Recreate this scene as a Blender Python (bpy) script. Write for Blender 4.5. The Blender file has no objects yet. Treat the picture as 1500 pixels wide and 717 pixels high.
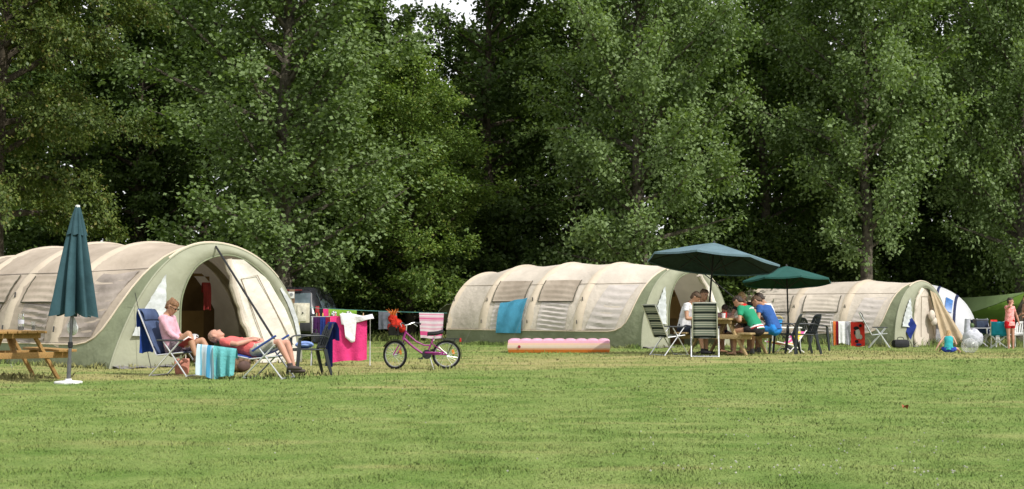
import bpy, bmesh, math, random
import numpy as np
from mathutils import Vector, Matrix, noise as mnoise
R = math.radians
PI = math.pi
random.seed(7)
rng = np.random.default_rng(7)
SC = bpy.context.scene
COL = SC.collection

# ------------------------------------------------------------------ camera model and terrain
F, CX, CY, HZ, EYE = 2000.0, 750.0, 358.5, 452.0, 1.1
PITCH = math.atan((HZ - CY) / F)

def sstep(a, b, x):
    t = min(1.0, max(0.0, (x - a) / (b - a)))
    return t * t * (3 - 2 * t)

def terrain(x, y):
    z = -0.2 * sstep(6, 14, x) * sstep(30, 42, y)
    z += 0.07 * math.exp(-((x - 5) ** 2 / 18 + (y - 30.5) ** 2 / 12))
    return z

def ray(px, py):
    a, b = (px - CX) / F, -(py - CY) / F
    return Vector((a, math.cos(PITCH) - b * math.sin(PITCH), math.sin(PITCH) + b * math.cos(PITCH)))

def at(px, py, Y):                       # the point seen at that pixel, Y metres out
    d = ray(px, py)
    k = Y / d.y
    return Vector((d.x * k, Y, EYE + d.z * k))

def gnd(px, py):                         # the point of the lawn seen at that pixel
    d = ray(px, py)
    h = 0
    for _ in range(12):
        k = (h - EYE) / d.z
        h = terrain(d.x * k, d.y * k)
    return Vector((d.x * k, d.y * k, h))

def on(px, Y):                           # the lawn under that picture column, Y metres out
    x = (px - CX) / F * Y
    return Vector((x, Y, terrain(x, Y)))

# ------------------------------------------------------------------ scene objects
def tag(o, label=None, cat=None, group=None, kind=None):
    if label: o['label'] = label
    if cat: o['category'] = cat
    if group: o['group'] = group
    if kind: o['kind'] = kind
    return o

def empty(name, loc, rz=0, label=None, cat=None, group=None):
    o = bpy.data.objects.new(name, None)
    o.empty_display_size = .1
    o.location = loc
    o.rotation_euler = (0, 0, rz)
    COL.objects.link(o)
    return tag(o, label, cat, group)

def copy_tree(o, parent=None):
    c = o.copy()
    COL.objects.link(c)
    c.parent = parent
    for ch in [q for q in bpy.data.objects if q.parent == o]:
        copy_tree(ch, c)
    return c

class MB:
    """collects shapes, then links them as one mesh object"""
    def __init__(s):
        s.v, s.f, s.m, s.uv = [], [], [], {}
        s.mi = 0
    def add(s, vs, fs, uvs=None):
        b = len(s.v)
        s.v += [tuple(p) for p in vs]
        for k, f in enumerate(fs):
            s.f.append(tuple(i + b for i in f))
            s.m.append(s.mi)
            if uvs is not None:
                s.uv[len(s.f) - 1] = [uvs[i] for i in f]
        return s
    def box(s, c, size, rot=None, bev=0.0):
        sx, sy, sz = [q / 2 for q in size]
        M = rot if rot is not None else Matrix.Identity(3)
        c = Vector(c)
        if bev <= 0:
            P = [(x, y, z) for x in (-sx, sx) for y in (-sy, sy) for z in (-sz, sz)]
            fs = [(0, 1, 3, 2), (4, 6, 7, 5), (0, 4, 5, 1), (2, 3, 7, 6), (0, 2, 6, 4), (1, 5, 7, 3)]
            return s.add([c + M @ Vector(p) for p in P], fs)
        bm = bmesh.new()
        bmesh.ops.create_cube(bm, size=1)
        for v in bm.verts:
            v.co = Vector((v.co.x * size[0], v.co.y * size[1], v.co.z * size[2]))
        bmesh.ops.bevel(bm, geom=bm.edges[:], offset=min(bev, .45 * min(size)), segments=2, affect='EDGES', profile=.6)
        bm.verts.index_update()
        vs = [c + M @ v.co for v in bm.verts]
        fs = [[v.index for v in f.verts] for f in bm.faces]
        bm.free()
        return s.add(vs, fs)
    def bar(s, a, b, w, h, up=(0, 0, 1), bev=0.0):
        a, b = Vector(a), Vector(b)
        d = b - a
        x = d.normalized()
        u = Vector(up)
        if abs(x.dot(u)) > .98: u = Vector((1, 0, 0))
        y = u.cross(x).normalized()
        z = x.cross(y)
        M = Matrix((x, y, z)).transposed()
        return s.box((a + b) / 2, (d.length, w, h), M, bev)
    def tube(s, pts, r, n=8, closed=False, caps=True):
        pts = [Vector(p) for p in pts]
        m = len(pts)
        rs = r if isinstance(r, (list, tuple)) else [r] * m
        vs, fs = [], []
        ref = None
        for i, p in enumerate(pts):
            if closed:
                d = (pts[(i + 1) % m] - pts[i - 1]).normalized()
            else:
                d = (pts[min(i + 1, m - 1)] - pts[max(i - 1, 0)]).normalized()
            if ref is None:
                ref = Vector((0, 0, 1)) if abs(d.z) < .9 else Vector((1, 0, 0))
            x = (ref - d * ref.dot(d))
            if x.length < 1e-4: x = Vector((0, 1, 0)) - d * d.y
            x.normalize()
            ref = x
            y = d.cross(x)
            for k in range(n):
                a = 2 * PI * k / n
                vs.append(p + (x * math.cos(a) + y * math.sin(a)) * rs[i])
        for i in range(m if closed else m - 1):
            j = (i + 1) % m
            for k in range(n):
                l = (k + 1) % n
                fs.append((i * n + k, i * n + l, j * n + l, j * n + k))
        if caps and not closed:
            fs.append(tuple(range(n))[::-1])
            fs.append(tuple((m - 1) * n + k for k in range(n)))
        return s.add(vs, fs)
    def lathe(s, prof, n=24, c=(0, 0, 0), M=None):
        c = Vector(c)
        M = M if M is not None else Matrix.Identity(3)
        vs, fs = [], []
        for r, z in prof:
            for k in range(n):
                a = 2 * PI * k / n
                vs.append(c + M @ Vector((r * math.cos(a), r * math.sin(a), z)))
        for i in range(len(prof) - 1):
            for k in range(n):
                l = (k + 1) % n
                fs.append((i * n + k, i * n + l, (i + 1) * n + l, (i + 1) * n + k))
        if prof[0][0] > 1e-5: fs.append(tuple(range(n))[::-1])
        if prof[-1][0] > 1e-5: fs.append(tuple((len(prof) - 1) * n + k for k in range(n)))
        return s.add(vs, fs)
    def ell(s, c, r, n=14, m=9, M=None):
        c = Vector(c)
        M = M if M is not None else Matrix.Identity(3)
        r = r if isinstance(r, (list, tuple)) else (r, r, r)
        vs, fs = [c + M @ Vector((0, 0, -r[2]))], []
        for i in range(1, m):
            t = -PI / 2 + PI * i / m
            for k in range(n):
                a = 2 * PI * k / n
                vs.append(c + M @ Vector((r[0] * math.cos(t) * math.cos(a), r[1] * math.cos(t) * math.sin(a), r[2] * math.sin(t))))
        vs.append(c + M @ Vector((0, 0, r[2])))
        for k in range(n):
            fs.append((0, 1 + (k + 1) % n, 1 + k))
            fs.append((len(vs) - 1, 1 + (m - 2) * n + k, 1 + (m - 2) * n + (k + 1) % n))
        for i in range(m - 2):
            for k in range(n):
                a, b = 1 + i * n + k, 1 + i * n + (k + 1) % n
                fs.append((a, b, b + n, a + n))
        return s.add(vs, fs)
    def loft(s, rings, caps=True):
        n = len(rings[0])
        vs = [p for r in rings for p in r]
        fs = []
        for i in range(len(rings) - 1):
            for k in range(n):
                l = (k + 1) % n
                fs.append((i * n + k, i * n + l, (i + 1) * n + l, (i + 1) * n + k))
        if caps:
            for o, fl in ((0, True), ((len(rings) - 1) * n, False)):
                c = sum((Vector(p) for p in vs[o:o + n]), Vector()) / n
                vs = vs + [c]
                for k in range(n):
                    l = (k + 1) % n
                    fs.append((len(vs) - 1, o + l, o + k) if fl else (len(vs) - 1, o + k, o + l))
        return s.add(vs, fs)
    def sheet(s, grid):                     # grid[i][j], u along i, v along j
        a, b = len(grid), len(grid[0])
        vs = [p for row in grid for p in row]
        uv = [(i / (a - 1), j / (b - 1)) for i in range(a) for j in range(b)]
        fs = [(i * b + j, (i + 1) * b + j, (i + 1) * b + j + 1, i * b + j + 1) for i in range(a - 1) for j in range(b - 1)]
        return s.add(vs, fs, uv)
    def poly(s, pts):
        return s.add(pts, [tuple(range(len(pts)))])
    def mesh(s, name, mats, smooth=True):
        me = bpy.data.meshes.new(name)
        me.from_pydata(s.v, [], s.f)
        if not isinstance(mats, (list, tuple)): mats = [mats]
        for m in mats: me.materials.append(m)
        if len(mats) > 1: me.polygons.foreach_set('material_index', s.m)
        if s.uv:
            l = me.uv_layers.new(name='UVMap')
            for p in me.polygons:
                u = s.uv.get(p.index)
                if u:
                    for k, li in enumerate(p.loop_indices): l.data[li].uv = u[k]
        if smooth:
            me.polygons.foreach_set('use_smooth', [True] * len(me.polygons))
            try: me.set_sharp_from_angle(angle=R(38))
            except Exception: pass
        me.update()
        return me
    def build(s, name, mats, parent=None, smooth=True, loc=None, rz=0, solid=0):
        o = bpy.data.objects.new(name, s.mesh(name, mats, smooth))
        COL.objects.link(o)
        o.parent = parent
        if loc is not None: o.location = loc
        if rz: o.rotation_euler = (0, 0, rz)
        if solid:
            m = o.modifiers.new('t', 'SOLIDIFY')
            m.thickness = solid
            m.offset = 0
        return o

def cat_pts(P, n=6):                        # smooth curve through points
    P = [Vector(p) for p in P]
    Q = [2 * P[0] - P[1]] + P + [2 * P[-1] - P[-2]]
    out = []
    for i in range(1, len(Q) - 2):
        a, b, c, d = Q[i - 1:i + 3]
        for k in range(n):
            t = k / n
            out.append(.5 * ((2 * b) + (c - a) * t + (2 * a - 5 * b + 4 * c - d) * t * t + (3 * b - a - 3 * c + d) * t ** 3))
    out.append(P[-1])
    return out

# ------------------------------------------------------------------ materials
def newmat(name):
    m = bpy.data.materials.new(name)
    m.use_nodes = True
    t = m.node_tree
    t.nodes.clear()
    out = t.nodes.new('ShaderNodeOutputMaterial')
    return m, t, out

def nd(t, kind, **kw):
    n = t.nodes.new('ShaderNode' + kind)
    for k, v in kw.items(): setattr(n, k, v)
    return n

def rgba(c): return (c[0], c[1], c[2], 1)

def ramp(t, stops, interp='LINEAR'):
    r = nd(t, 'ValToRGB')
    r.color_ramp.interpolation = interp
    e = r.color_ramp.elements
    e[0].position, e[0].color = stops[0][0], rgba(stops[0][1])
    e[1].position, e[1].color = stops[1][0], rgba(stops[1][1])
    for p, c in stops[2:]:
        q = e.new(p)
        q.color = rgba(c)
    return r

def mixc(t, a, b, fac, mode='MIX'):
    n = nd(t, 'Mix', data_type='RGBA', blend_type=mode)
    for sock, v in ((n.inputs[0], fac), (n.inputs[6], a), (n.inputs[7], b)):
        if isinstance(v, (int, float)): sock.default_value = v
        elif isinstance(v, tuple): sock.default_value = rgba(v)
        else: t.links.new(v, sock)
    return n.outputs[2]

def math_(t, op, a, b=None):
    n = nd(t, 'Math', operation=op)
    for i, v in enumerate((a, b)):
        if v is None: continue
        if isinstance(v, (int, float)): n.inputs[i].default_value = v
        else: t.links.new(v, n.inputs[i])
    return n.outputs[0]

def noise(t, scale, detail=4, vec=None, rough=.55):
    n = nd(t, 'TexNoise')
    n.inputs['Scale'].default_value = scale
    n.inputs['Detail'].default_value = detail
    n.inputs['Roughness'].default_value = rough
    if vec is not None: t.links.new(vec, n.inputs['Vector'])
    return n

def finish(m, t, out, col, rough=.7, spec=.3, bump=None, bumpd=.02, trans=0.0, metal=0.0):
    b = nd(t, 'BsdfPrincipled')
    if isinstance(col, tuple): b.inputs['Base Color'].default_value = rgba(col)
    else: t.links.new(col, b.inputs['Base Color'])
    b.inputs['Roughness'].default_value = rough
    b.inputs['Specular IOR Level'].default_value = spec
    b.inputs['Metallic'].default_value = metal
    if bump is not None:
        bn = nd(t, 'Bump')
        bn.inputs['Strength'].default_value = 1
        bn.inputs['Distance'].default_value = bumpd
        t.links.new(bump, bn.inputs['Height'])
        t.links.new(bn.outputs[0], b.inputs['Normal'])
    sh = b.outputs[0]
    if trans > 0:
        tr = nd(t, 'BsdfTranslucent')
        if isinstance(col, tuple): tr.inputs[0].default_value = rgba(col)
        else: t.links.new(col, tr.inputs[0])
        mx = nd(t, 'MixShader')
        mx.inputs[0].default_value = trans
        t.links.new(sh, mx.inputs[1])
        t.links.new(tr.outputs[0], mx.inputs[2])
        sh = mx.outputs[0]
    t.links.new(sh, out.inputs[0])
    return m

def plain(name, c, rough=.6, spec=.3, var=.18, scale=9, bumpd=0.0, bscale=60, trans=0.0, metal=0.0, dark=None):
    m, t, out = newmat(name)
    tc = nd(t, 'TexCoord')
    n = noise(t, scale, 5, tc.outputs['Object'])
    d = dark or tuple(q * (1 - 2 * var) for q in c)
    l = tuple(min(1, q * (1 + var)) for q in c)
    r = ramp(t, [(.3, d), (.7, l)])
    t.links.new(n.outputs[0], r.inputs[0])
    bp = None
    if bumpd:
        bp = noise(t, bscale, 3, tc.outputs['Object']).outputs[0]
    return finish(m, t, out, r.outputs[0], rough, spec, bp, bumpd, trans, metal)

def cloth(name, c, var=.12, trans=.15, bumpd=.03, bscale=7, rough=.9):
    return plain(name, c, rough, .1, var, 5, bumpd, bscale, trans)

def banded(name, stops, axis=1, rep=1, trans=.15, rough=.85, bumpd=.0):   # stops: constant colour bands along the sheet
    m, t, out = newmat(name)
    tc = nd(t, 'TexCoord')
    sp = nd(t, 'SeparateXYZ')
    t.links.new(tc.outputs['UV'], sp.inputs[0])
    v = math_(t, 'FRACT', math_(t, 'MULTIPLY', sp.outputs[axis], rep))
    r = ramp(t, stops, 'CONSTANT')
    t.links.new(v, r.inputs[0])
    n = noise(t, 12, 4, tc.outputs['Object'])
    c = mixc(t, r.outputs[0], (.5, .5, .5), .5, 'SOFT_LIGHT')
    c = mixc(t, c, n.outputs[1], .12, 'MULTIPLY')
    bp = n.outputs[0] if bumpd else None
    return finish(m, t, out, c, rough, .15, bp, bumpd, trans)

def leafmat(name, lo, hi, back=None, trans=.28, tip=None, gloss=.06):
    m, t, out = newmat(name)
    g = nd(t, 'NewGeometry')
    stops = [(0, lo), (.55, tuple((a + b) / 2 for a, b in zip(lo, hi))), (.9, hi)]
    if tip: stops.append((.97, tip))
    r = ramp(t, stops)
    t.links.new(g.outputs['Random Per Island'], r.inputs[0])
    oi = nd(t, 'ObjectInfo')
    n = noise(t, .45, 2, g.outputs['Position'])
    rr = ramp(t, [(.3, (.62, .66, .6)), (.7, (1.25, 1.2, 1.1))])
    t.links.new(n.outputs[0], rr.inputs[0])
    c = mixc(t, r.outputs[0], rr.outputs[0], 1.0, 'MULTIPLY')
    if back:
        c2 = mixc(t, c, back, g.outputs['Backfacing'])
    else:
        c2 = c
    d = nd(t, 'BsdfDiffuse')
    t.links.new(c2, d.inputs[0])
    tr = nd(t, 'BsdfTranslucent')
    ct = mixc(t, c, (1.2, 1.25, .55), 1.0, 'MULTIPLY')
    t.links.new(ct, tr.inputs[0])
    mx = nd(t, 'MixShader')
    mx.inputs[0].default_value = trans
    t.links.new(d.outputs[0], mx.inputs[1])
    t.links.new(tr.outputs[0], mx.inputs[2])
    gl = nd(t, 'BsdfGlossy')
    gl.inputs['Roughness'].default_value = .42
    gl.inputs[0].default_value = (.9, .95, .9, 1)
    m2 = nd(t, 'MixShader')
    m2.inputs[0].default_value = gloss
    t.links.new(mx.outputs[0], m2.inputs[1])
    t.links.new(gl.outputs[0], m2.inputs[2])
    t.links.new(m2.outputs[0], out.inputs[0])
    return m
# ------------------------------------------------------------------ camera, sun, sky
cam_d = bpy.data.cameras.new('camera')
cam = bpy.data.objects.new('camera', cam_d)
COL.objects.link(cam)
cam.location = (0, 0, EYE)
cam.rotation_euler = (PI / 2 + PITCH, 0, 0)
cam_d.sensor_width = 36
cam_d.lens = 36 * F / 1500
cam_d.clip_end = 3000
SC.camera = cam

SUN = Vector((.61, -.54, .88)).normalized()
sd = bpy.data.lights.new('sun', 'SUN')
sd.energy = 4.2
sd.angle = R(.53)
sd.color = (1, .965, .91)
so = bpy.data.objects.new('sun', sd)
COL.objects.link(so)
so.rotation_euler = SUN.to_track_quat('Z', 'Y').to_euler()
so.location = (30, -20, 40)

w = bpy.data.worlds.new('World')
SC.world = w
w.use_nodes = True
wt = w.node_tree
wt.nodes.clear()
sky = wt.nodes.new('ShaderNodeTexSky')
sky.sky_type = 'NISHITA'
sky.sun_disc = False
sky.sun_elevation = math.asin(SUN.z)
sky.sun_rotation = math.atan2(SUN.x, SUN.y)
sky.dust_density = 2.5
bg = wt.nodes.new('ShaderNodeBackground')
bg.inputs[1].default_value = .15
wo = wt.nodes.new('ShaderNodeOutputWorld')
# thin bright summer cloud over the blue
tcw = nd(wt, 'TexCoord')
mpw = nd(wt, 'Mapping')
mpw.inputs['Scale'].default_value = (1, 1, 2.5)
wt.links.new(tcw.outputs['Generated'], mpw.inputs[0])
nw = noise(wt, 2.2, 6, mpw.outputs[0])
rw = ramp(wt, [(.25, (.35, .35, .35)), (.5, (1, 1, 1))])
wt.links.new(nw.outputs[0], rw.inputs[0])
cw = mixc(wt, sky.outputs[0], (9.0, 9.0, 9.0), math_(wt, 'MULTIPLY', rw.outputs[0], .85))
wt.links.new(cw, bg.inputs[0])
wt.links.new(bg.outputs[0], wo.inputs[0])

SC.view_settings.view_transform = 'Standard'
SC.view_settings.look = 'None'
SC.view_settings.exposure = 0
SC.render.engine = 'CYCLES'
cy = SC.cycles
cy.max_bounces = 6
cy.diffuse_bounces = 3
cy.glossy_bounces = 2
cy.transmission_bounces = 4
cy.transparent_max_bounces = 8
cy.caustics_reflective = False
cy.caustics_refractive = False
cy.use_denoising = True
try: cy.denoiser = 'OPENIMAGEDENOISE'
except Exception: pass

# ------------------------------------------------------------------ ground
m, t, out = newmat('lawn')
g = nd(t, 'NewGeometry')
P = g.outputs['Position']
def lawn_colour(t, P, gain=1.0):
    big = noise(t, .35, 4, P)
    mid = noise(t, 1.7, 5, P, .65)
    fine = noise(t, 22, 4, P, .7)
    mp = nd(t, 'Mapping')
    mp.inputs['Scale'].default_value = (.35, 1.5, 1)
    t.links.new(P, mp.inputs[0])
    streak = noise(t, 1.1, 4, mp.outputs[0])
    gr = ramp(t, [(.30, (.108 * gain, .165 * gain, .042 * gain)), (.5, (.168 * gain, .232 * gain, .064 * gain)), (.72, (.255 * gain, .295 * gain, .108 * gain))])
    mm = math_(t, 'ADD', math_(t, 'MULTIPLY', mid.outputs[0], .55), math_(t, 'MULTIPLY', fine.outputs[0], .45))
    t.links.new(mm, gr.inputs[0])
    dr = ramp(t, [(.53, (0, 0, 0)), (.70, (1, 1, 1))])
    s = math_(t, 'ADD', math_(t, 'MULTIPLY', big.outputs[0], .5), math_(t, 'MULTIPLY', streak.outputs[0], .5))
    # drier, trampled turf in a band before the tents
    sp = nd(t, 'SeparateXYZ')
    t.links.new(P, sp.inputs[0])
    along = math_(t, 'ADD', sp.outputs[1], math_(t, 'MULTIPLY', sp.outputs[0], -.55))
    band = nd(t, 'MapRange', interpolation_type='SMOOTHSTEP')
    t.links.new(along, band.inputs[0])
    for i, v in zip((1, 2, 3, 4), (23.3, 25.0, 0, .19)): band.inputs[i].default_value = v
    band2 = nd(t, 'MapRange', interpolation_type='SMOOTHSTEP')
    t.links.new(along, band2.inputs[0])
    for i, v in zip((1, 2, 3, 4), (28.5, 33, 0, -.12)): band2.inputs[i].default_value = v
    s = math_(t, 'ADD', s, math_(t, 'ADD', band.outputs[0], band2.outputs[0]))
    t.links.new(s, dr.inputs[0])
    dry = mixc(t, (.37 * gain, .31 * gain, .155 * gain), (.28 * gain, .265 * gain, .10 * gain), fine.outputs[0])
    c = mixc(t, gr.outputs[0], dry, math_(t, 'MULTIPLY', dr.outputs[0], .8))
    # clover and coarse weeds make darker islands, scalped turf paler ones
    isl = noise(t, .9, 6, P, .62)
    ir = ramp(t, [(.34, (.64, .78, .58)), (.5, (.95, .97, .92)), (.68, (1.14, 1.08, 1.14))])
    t.links.new(isl.outputs[0], ir.inputs[0])
    c = mixc(t, c, ir.outputs[0], 1.0, 'MULTIPLY')
    return c, fine, sp
c, fine, sp = lawn_colour(t, P, 1.0)
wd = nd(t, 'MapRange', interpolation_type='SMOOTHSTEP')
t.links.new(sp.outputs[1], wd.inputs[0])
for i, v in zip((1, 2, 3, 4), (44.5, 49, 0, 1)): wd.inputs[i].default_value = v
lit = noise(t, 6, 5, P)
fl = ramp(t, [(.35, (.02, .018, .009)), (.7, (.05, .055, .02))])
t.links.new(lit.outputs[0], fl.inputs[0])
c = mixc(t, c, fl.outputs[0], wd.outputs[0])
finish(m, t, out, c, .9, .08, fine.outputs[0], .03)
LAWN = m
def axis(lo, hi, step, far):
    a = list(np.arange(lo, hi + .01, step))
    return [-far, -far * .3] + a + [far * .3, far]
xs = axis(-40, 40, 1.0, 900)
ys = [-200, -20, 0] + list(np.arange(3, 60, 1.0)) + [70, 90, 150, 400, 1500]
mb = MB()
mb.sheet([[(x, y, terrain(x, y)) for y in ys] for x in xs])
tag(mb.build('ground', LAWN), kind='structure')

# ------------------------------------------------------------------ grass blades, clover
def fastmesh(name, V, nv, mat, smooth=False):          # V (n*nv,3): n separate faces of nv corners
    n = len(V) // nv
    me = bpy.data.meshes.new(name)
    me.vertices.add(len(V))
    me.vertices.foreach_set('co', np.ascontiguousarray(V, dtype=np.float32).ravel())
    me.loops.add(len(V))
    me.loops.foreach_set('vertex_index', np.arange(len(V), dtype=np.int32))
    me.polygons.add(n)
    me.polygons.foreach_set('loop_start', np.arange(0, len(V), nv, dtype=np.int32))
    try: me.polygons.foreach_set('loop_total', np.full(n, nv, dtype=np.int32))
    except Exception: pass
    me.materials.append(mat)
    me.update(calc_edges=True)
    me.validate()
    return me

m, t, out = newmat('grass_blades')
g = nd(t, 'NewGeometry')
c, _, _ = lawn_colour(t, g.outputs['Position'], 1.12)
rv = ramp(t, [(0, (.84, .88, .80)), (.6, (1.03, 1.03, 1.0)), (.88, (1.12, 1.1, 1.05)), (.97, (1.35, 1.25, 1.15))])
t.links.new(g.outputs['Random Per Island'], rv.inputs[0])
c = mixc(t, c, rv.outputs[0], 1.0, 'MULTIPLY')
finish(m, t, out, c, .7, .1)
# blades lie every way: shade them mostly by the lie of the turf
va = nd(t, 'VectorMath', operation='SCALE'); va.inputs['Scale'].default_value = .35
t.links.new(g.outputs['Normal'], va.inputs[0])
vb = nd(t, 'VectorMath', operation='ADD'); vb.inputs[1].default_value = (0, 0, .8)
t.links.new(va.outputs[0], vb.inputs[0])
vc = nd(t, 'VectorMath', operation='NORMALIZE')
t.links.new(vb.outputs[0], vc.inputs[0])
for q in t.nodes:
    if q.type in ('BSDF_PRINCIPLED', 'BSDF_TRANSLUCENT'): t.links.new(vc.outputs[0], q.inputs['Normal'])
GRASS = m
terr_v = np.vectorize(terrain)
def vnoise(x, y, s):
    return np.array([mnoise.noise(Vector((a * s, b * s, 3.1))) for a, b in zip(x, y)])
def blades(y0, y1, dens, hgt, wid, edge=None):
    n = int((y1 - y0) * 2 * (.42 * (y0 + y1) / 2 + 1.2) * dens)
    # density falls evenly with the widening of the field
    y = y0 + (y1 - y0) * rng.random(n)
    x = (rng.random(n) * 2 - 1) * (.42 * y + 1.2)
    return grow(x, y, hgt, wid)
def grow(x, y, hgt, wid):
    n = len(x)
    cl = vnoise(np.round(x, 1), np.round(y, 1), 2.2)
    h = hgt * (.55 + .9 * rng.random(n)) * (1 + .8 * np.clip(cl, -.6, 1))
    z = terr_v(x, y) - .004
    a = rng.random(n) * 2 * PI
    lean = .25 + .65 * rng.random(n)
    la = rng.random(n) * 2 * PI
    wx, wy = np.cos(a) * wid / 2, np.sin(a) * wid / 2
    tip = np.stack([x + np.cos(la) * lean * h, y + np.sin(la) * lean * h, z + h], 1)
    mid = np.stack([x + np.cos(la) * lean * h * .3, y + np.sin(la) * lean * h * .3, z + h * .6], 1)
    b0 = np.stack([x - wx, y - wy, z], 1)
    b1 = np.stack([x + wx, y + wy, z], 1)
    k = np.stack([wx, wy, wx * 0], 1) * .8
    V = np.stack([b0, b1, mid + k, tip, mid - k], 1).reshape(-1, 3)
    return V
VV = [blades(7.6, 12, 2300, .015, .0055), blades(12, 18, 800, .016, .009), blades(18, 27, 220, .020, .014), blades(27, 46, 55, .028, .022)]
GR_ALL = VV
EDGE = []                                   # tufts along the tent skirts are appended later

# clover heads
def dots(n, cx, cy, sx, sy, r):
    x, y = rng.normal(cx, sx, n), rng.normal(cy, sy, n)
    k = (y > 8) & (y < 22)
    x, y = x[k], y[k]
    z = terr_v(x, y) + .035 + .02 * rng.random(len(x))
    V = []
    for a, b in ((0, 1), (1, 2), (2, 0)):
        q = np.stack([x, y, z], 1)
        e = np.eye(3)
        V.append(np.stack([q - e[a] * r - e[b] * r * .3, q + e[b] * r - e[a] * r * .3, q + e[a] * r + e[b] * r * .3, q - e[b] * r + e[a] * r * .3], 1).reshape(-1, 3))
    return np.concatenate(V)
WHITE_FL = plain('clover_white', (.62, .62, .55), .8)
V = np.concatenate([dots(45, 2.1, 8.9, .75, .35, .007), dots(40, 2.8, 10.4, 1.0, .6, .006), dots(50, 1, 13, 4, 3.5, .006)])
o = bpy.data.objects.new('clover_flowers', fastmesh('clover_flowers', V, 4, WHITE_FL))
COL.objects.link(o)
tag(o, 'tiny white clover heads scattered through the lawn', kind='stuff')

# ------------------------------------------------------------------ trees
BARK = plain('bark_grey', (.125, .11, .085), .9, .1, .3, 6, .04, 30)
BARK_D = plain('bark_dark', (.075, .062, .045), .9, .1, .3, 6, .04, 30)
L_POP = leafmat('leaf_poplar', (.108, .172, .058), (.180, .262, .092), back=(.185, .255, .105), trans=.34, tip=(.22, .30, .115), gloss=.010)
L_LIME = leafmat('leaf_hornbeam', (.058, .090, .026), (.132, .172, .046), trans=.28, tip=(.17, .15, .05), gloss=.012)
L_BUSH = leafmat('leaf_linden', (.100, .165, .040), (.178, .262, .064), trans=.32, tip=(.23, .27, .07), gloss=.015)
L_DARK = leafmat('leaf_beech', (.044, .076, .022), (.088, .136, .038), trans=.26, gloss=.010)
L_GREEN = leafmat('leaf_ash', (.070, .125, .032), (.135, .205, .056), trans=.32, gloss=.015)
L_SHR = leafmat('leaf_shrub', (.030, .056, .015), (.068, .105, .026), trans=.25, gloss=.01)
L_FAR = leafmat('leaf_far', (.030, .050, .018), (.060, .090, .030), trans=.2, gloss=.0)

def leaf_quads(C, D, size, droop, flat, rg):
    """kite shaped leaves at C growing along D"""
    n = len(C)
    d = D + rg.normal(0, .75, (n, 3))
    d[:, 2] -= droop
    d /= np.linalg.norm(d, axis=1)[:, None] + 1e-9
    nrm = rg.normal(0, .50, (n, 3)) + D * .45
    nrm[:, 2] += flat + .35
    nrm -= d * (nrm * d).sum(1)[:, None]
    nrm /= np.linalg.norm(nrm, axis=1)[:, None] + 1e-9
    b = np.cross(nrm, d)
    s = (size * (.65 + .7 * rg.random(n)))[:, None]
    return np.stack([C, C + d * s * .45 + b * s * .42, C + d * s, C + d * s * .45 - b * s * .42], 1).reshape(-1, 3)

def gen_tree(seed, H, r0, base, rad, nb, elev, curve, nsub, nleaf, lsize, droop, flat, sig, bark, leaf, wob=.25, subflat=0.0, low_trunk=True, name='tree'):
    rg = np.random.default_rng(seed)
    tk = MB()
    zs = np.linspace(0, H * .97, 14)
    tx, ty = np.cumsum(rg.normal(0, wob / 4, 14)), np.cumsum(rg.normal(0, wob / 4, 14))
    tx -= tx[0]; ty -= ty[0]
    tr = [r0 * (1 - .93 * (z / H) ** .8) * (1.25 if i == 0 else 1) for i, z in enumerate(zs)]
    tk.tube([(a, b, c - .1) for a, b, c in zip(tx, ty, zs)], tr, 10)
    V = []
    for i in range(nb):
        f = (i + rg.random()) / nb
        z = base + (H * .98 - base) * f
        az = i * 2.39996 + rg.normal(0, .35)
        L = rad(f) * (.72 + .42 * rg.random())
        el = elev(f) + rg.normal(0, .12)
        d = np.array([math.cos(az) * math.cos(el), math.sin(az) * math.cos(el), math.sin(el)])
        o = np.array([np.interp(z, zs, tx), np.interp(z, zs, ty), z])
        k = np.linspace(0, 1, 6)
        sw = rg.normal(0, .10, 3) * L
        pts = [o + d * L * q + np.array([0, 0, curve * L * q * q]) + sw * q * q for q in k]
        rb = max(.012, .30 * np.interp(z, zs, tr) + .01 * L)
        tk.tube(pts, [rb * (1 - .85 * q) for q in k], 5, caps=False)
        ns = max(4, int(nsub * L))
        for j in range(ns):
            q = .22 + .8 * ((j + rg.random()) / ns)
            p = np.array([np.interp(q, k, [a[c] for a in pts]) for c in range(3)])
            sdv = d * .7 + rg.normal(0, .75, 3)
            if subflat: sdv[2] *= (1 - subflat)
            sdv /= np.linalg.norm(sdv)
            sl = (.28 + .34 * rg.random()) * (1.15 - .55 * q) * min(L, 3.2) * .55 + .2
            n = int(nleaf * (.4 + 1.2 * rg.random()))
            u = rg.random(n) ** .8
            C = p + sdv * (sl * u)[:, None] + rg.normal(0, sig, (n, 3)) * np.array([1, 1, 1 - .6 * subflat])
            C[:, 2] -= droop * .25 * u * sl
            V.append(leaf_quads(C, np.tile(sdv, (n, 1)), lsize, droop, flat, rg))
    V = np.concatenate(V)
    return tk.mesh(name + '_trunk', bark), fastmesh(name + '_crown', V, 4, leaf)

def place_tree(name, meshes, loc, rz, sc, label, group=None):
    o = empty(name, loc, rz, label, 'tree', group)
    o.scale = sc if isinstance(sc, tuple) else (sc, sc, sc)
    for nm, me in zip(('trunk', 'crown'), meshes):
        q = bpy.data.objects.new(nm, me)
        COL.objects.link(q)
        q.parent = o
    return o

def prof(lo, peak, pk):                       # crown radius up the stem
    return lambda f: peak * (lo + (1 - lo) * min(1, f / pk)) * (max(0.0, 1 - max(0, f - pk) / (1.02 - pk))) ** .6

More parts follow.
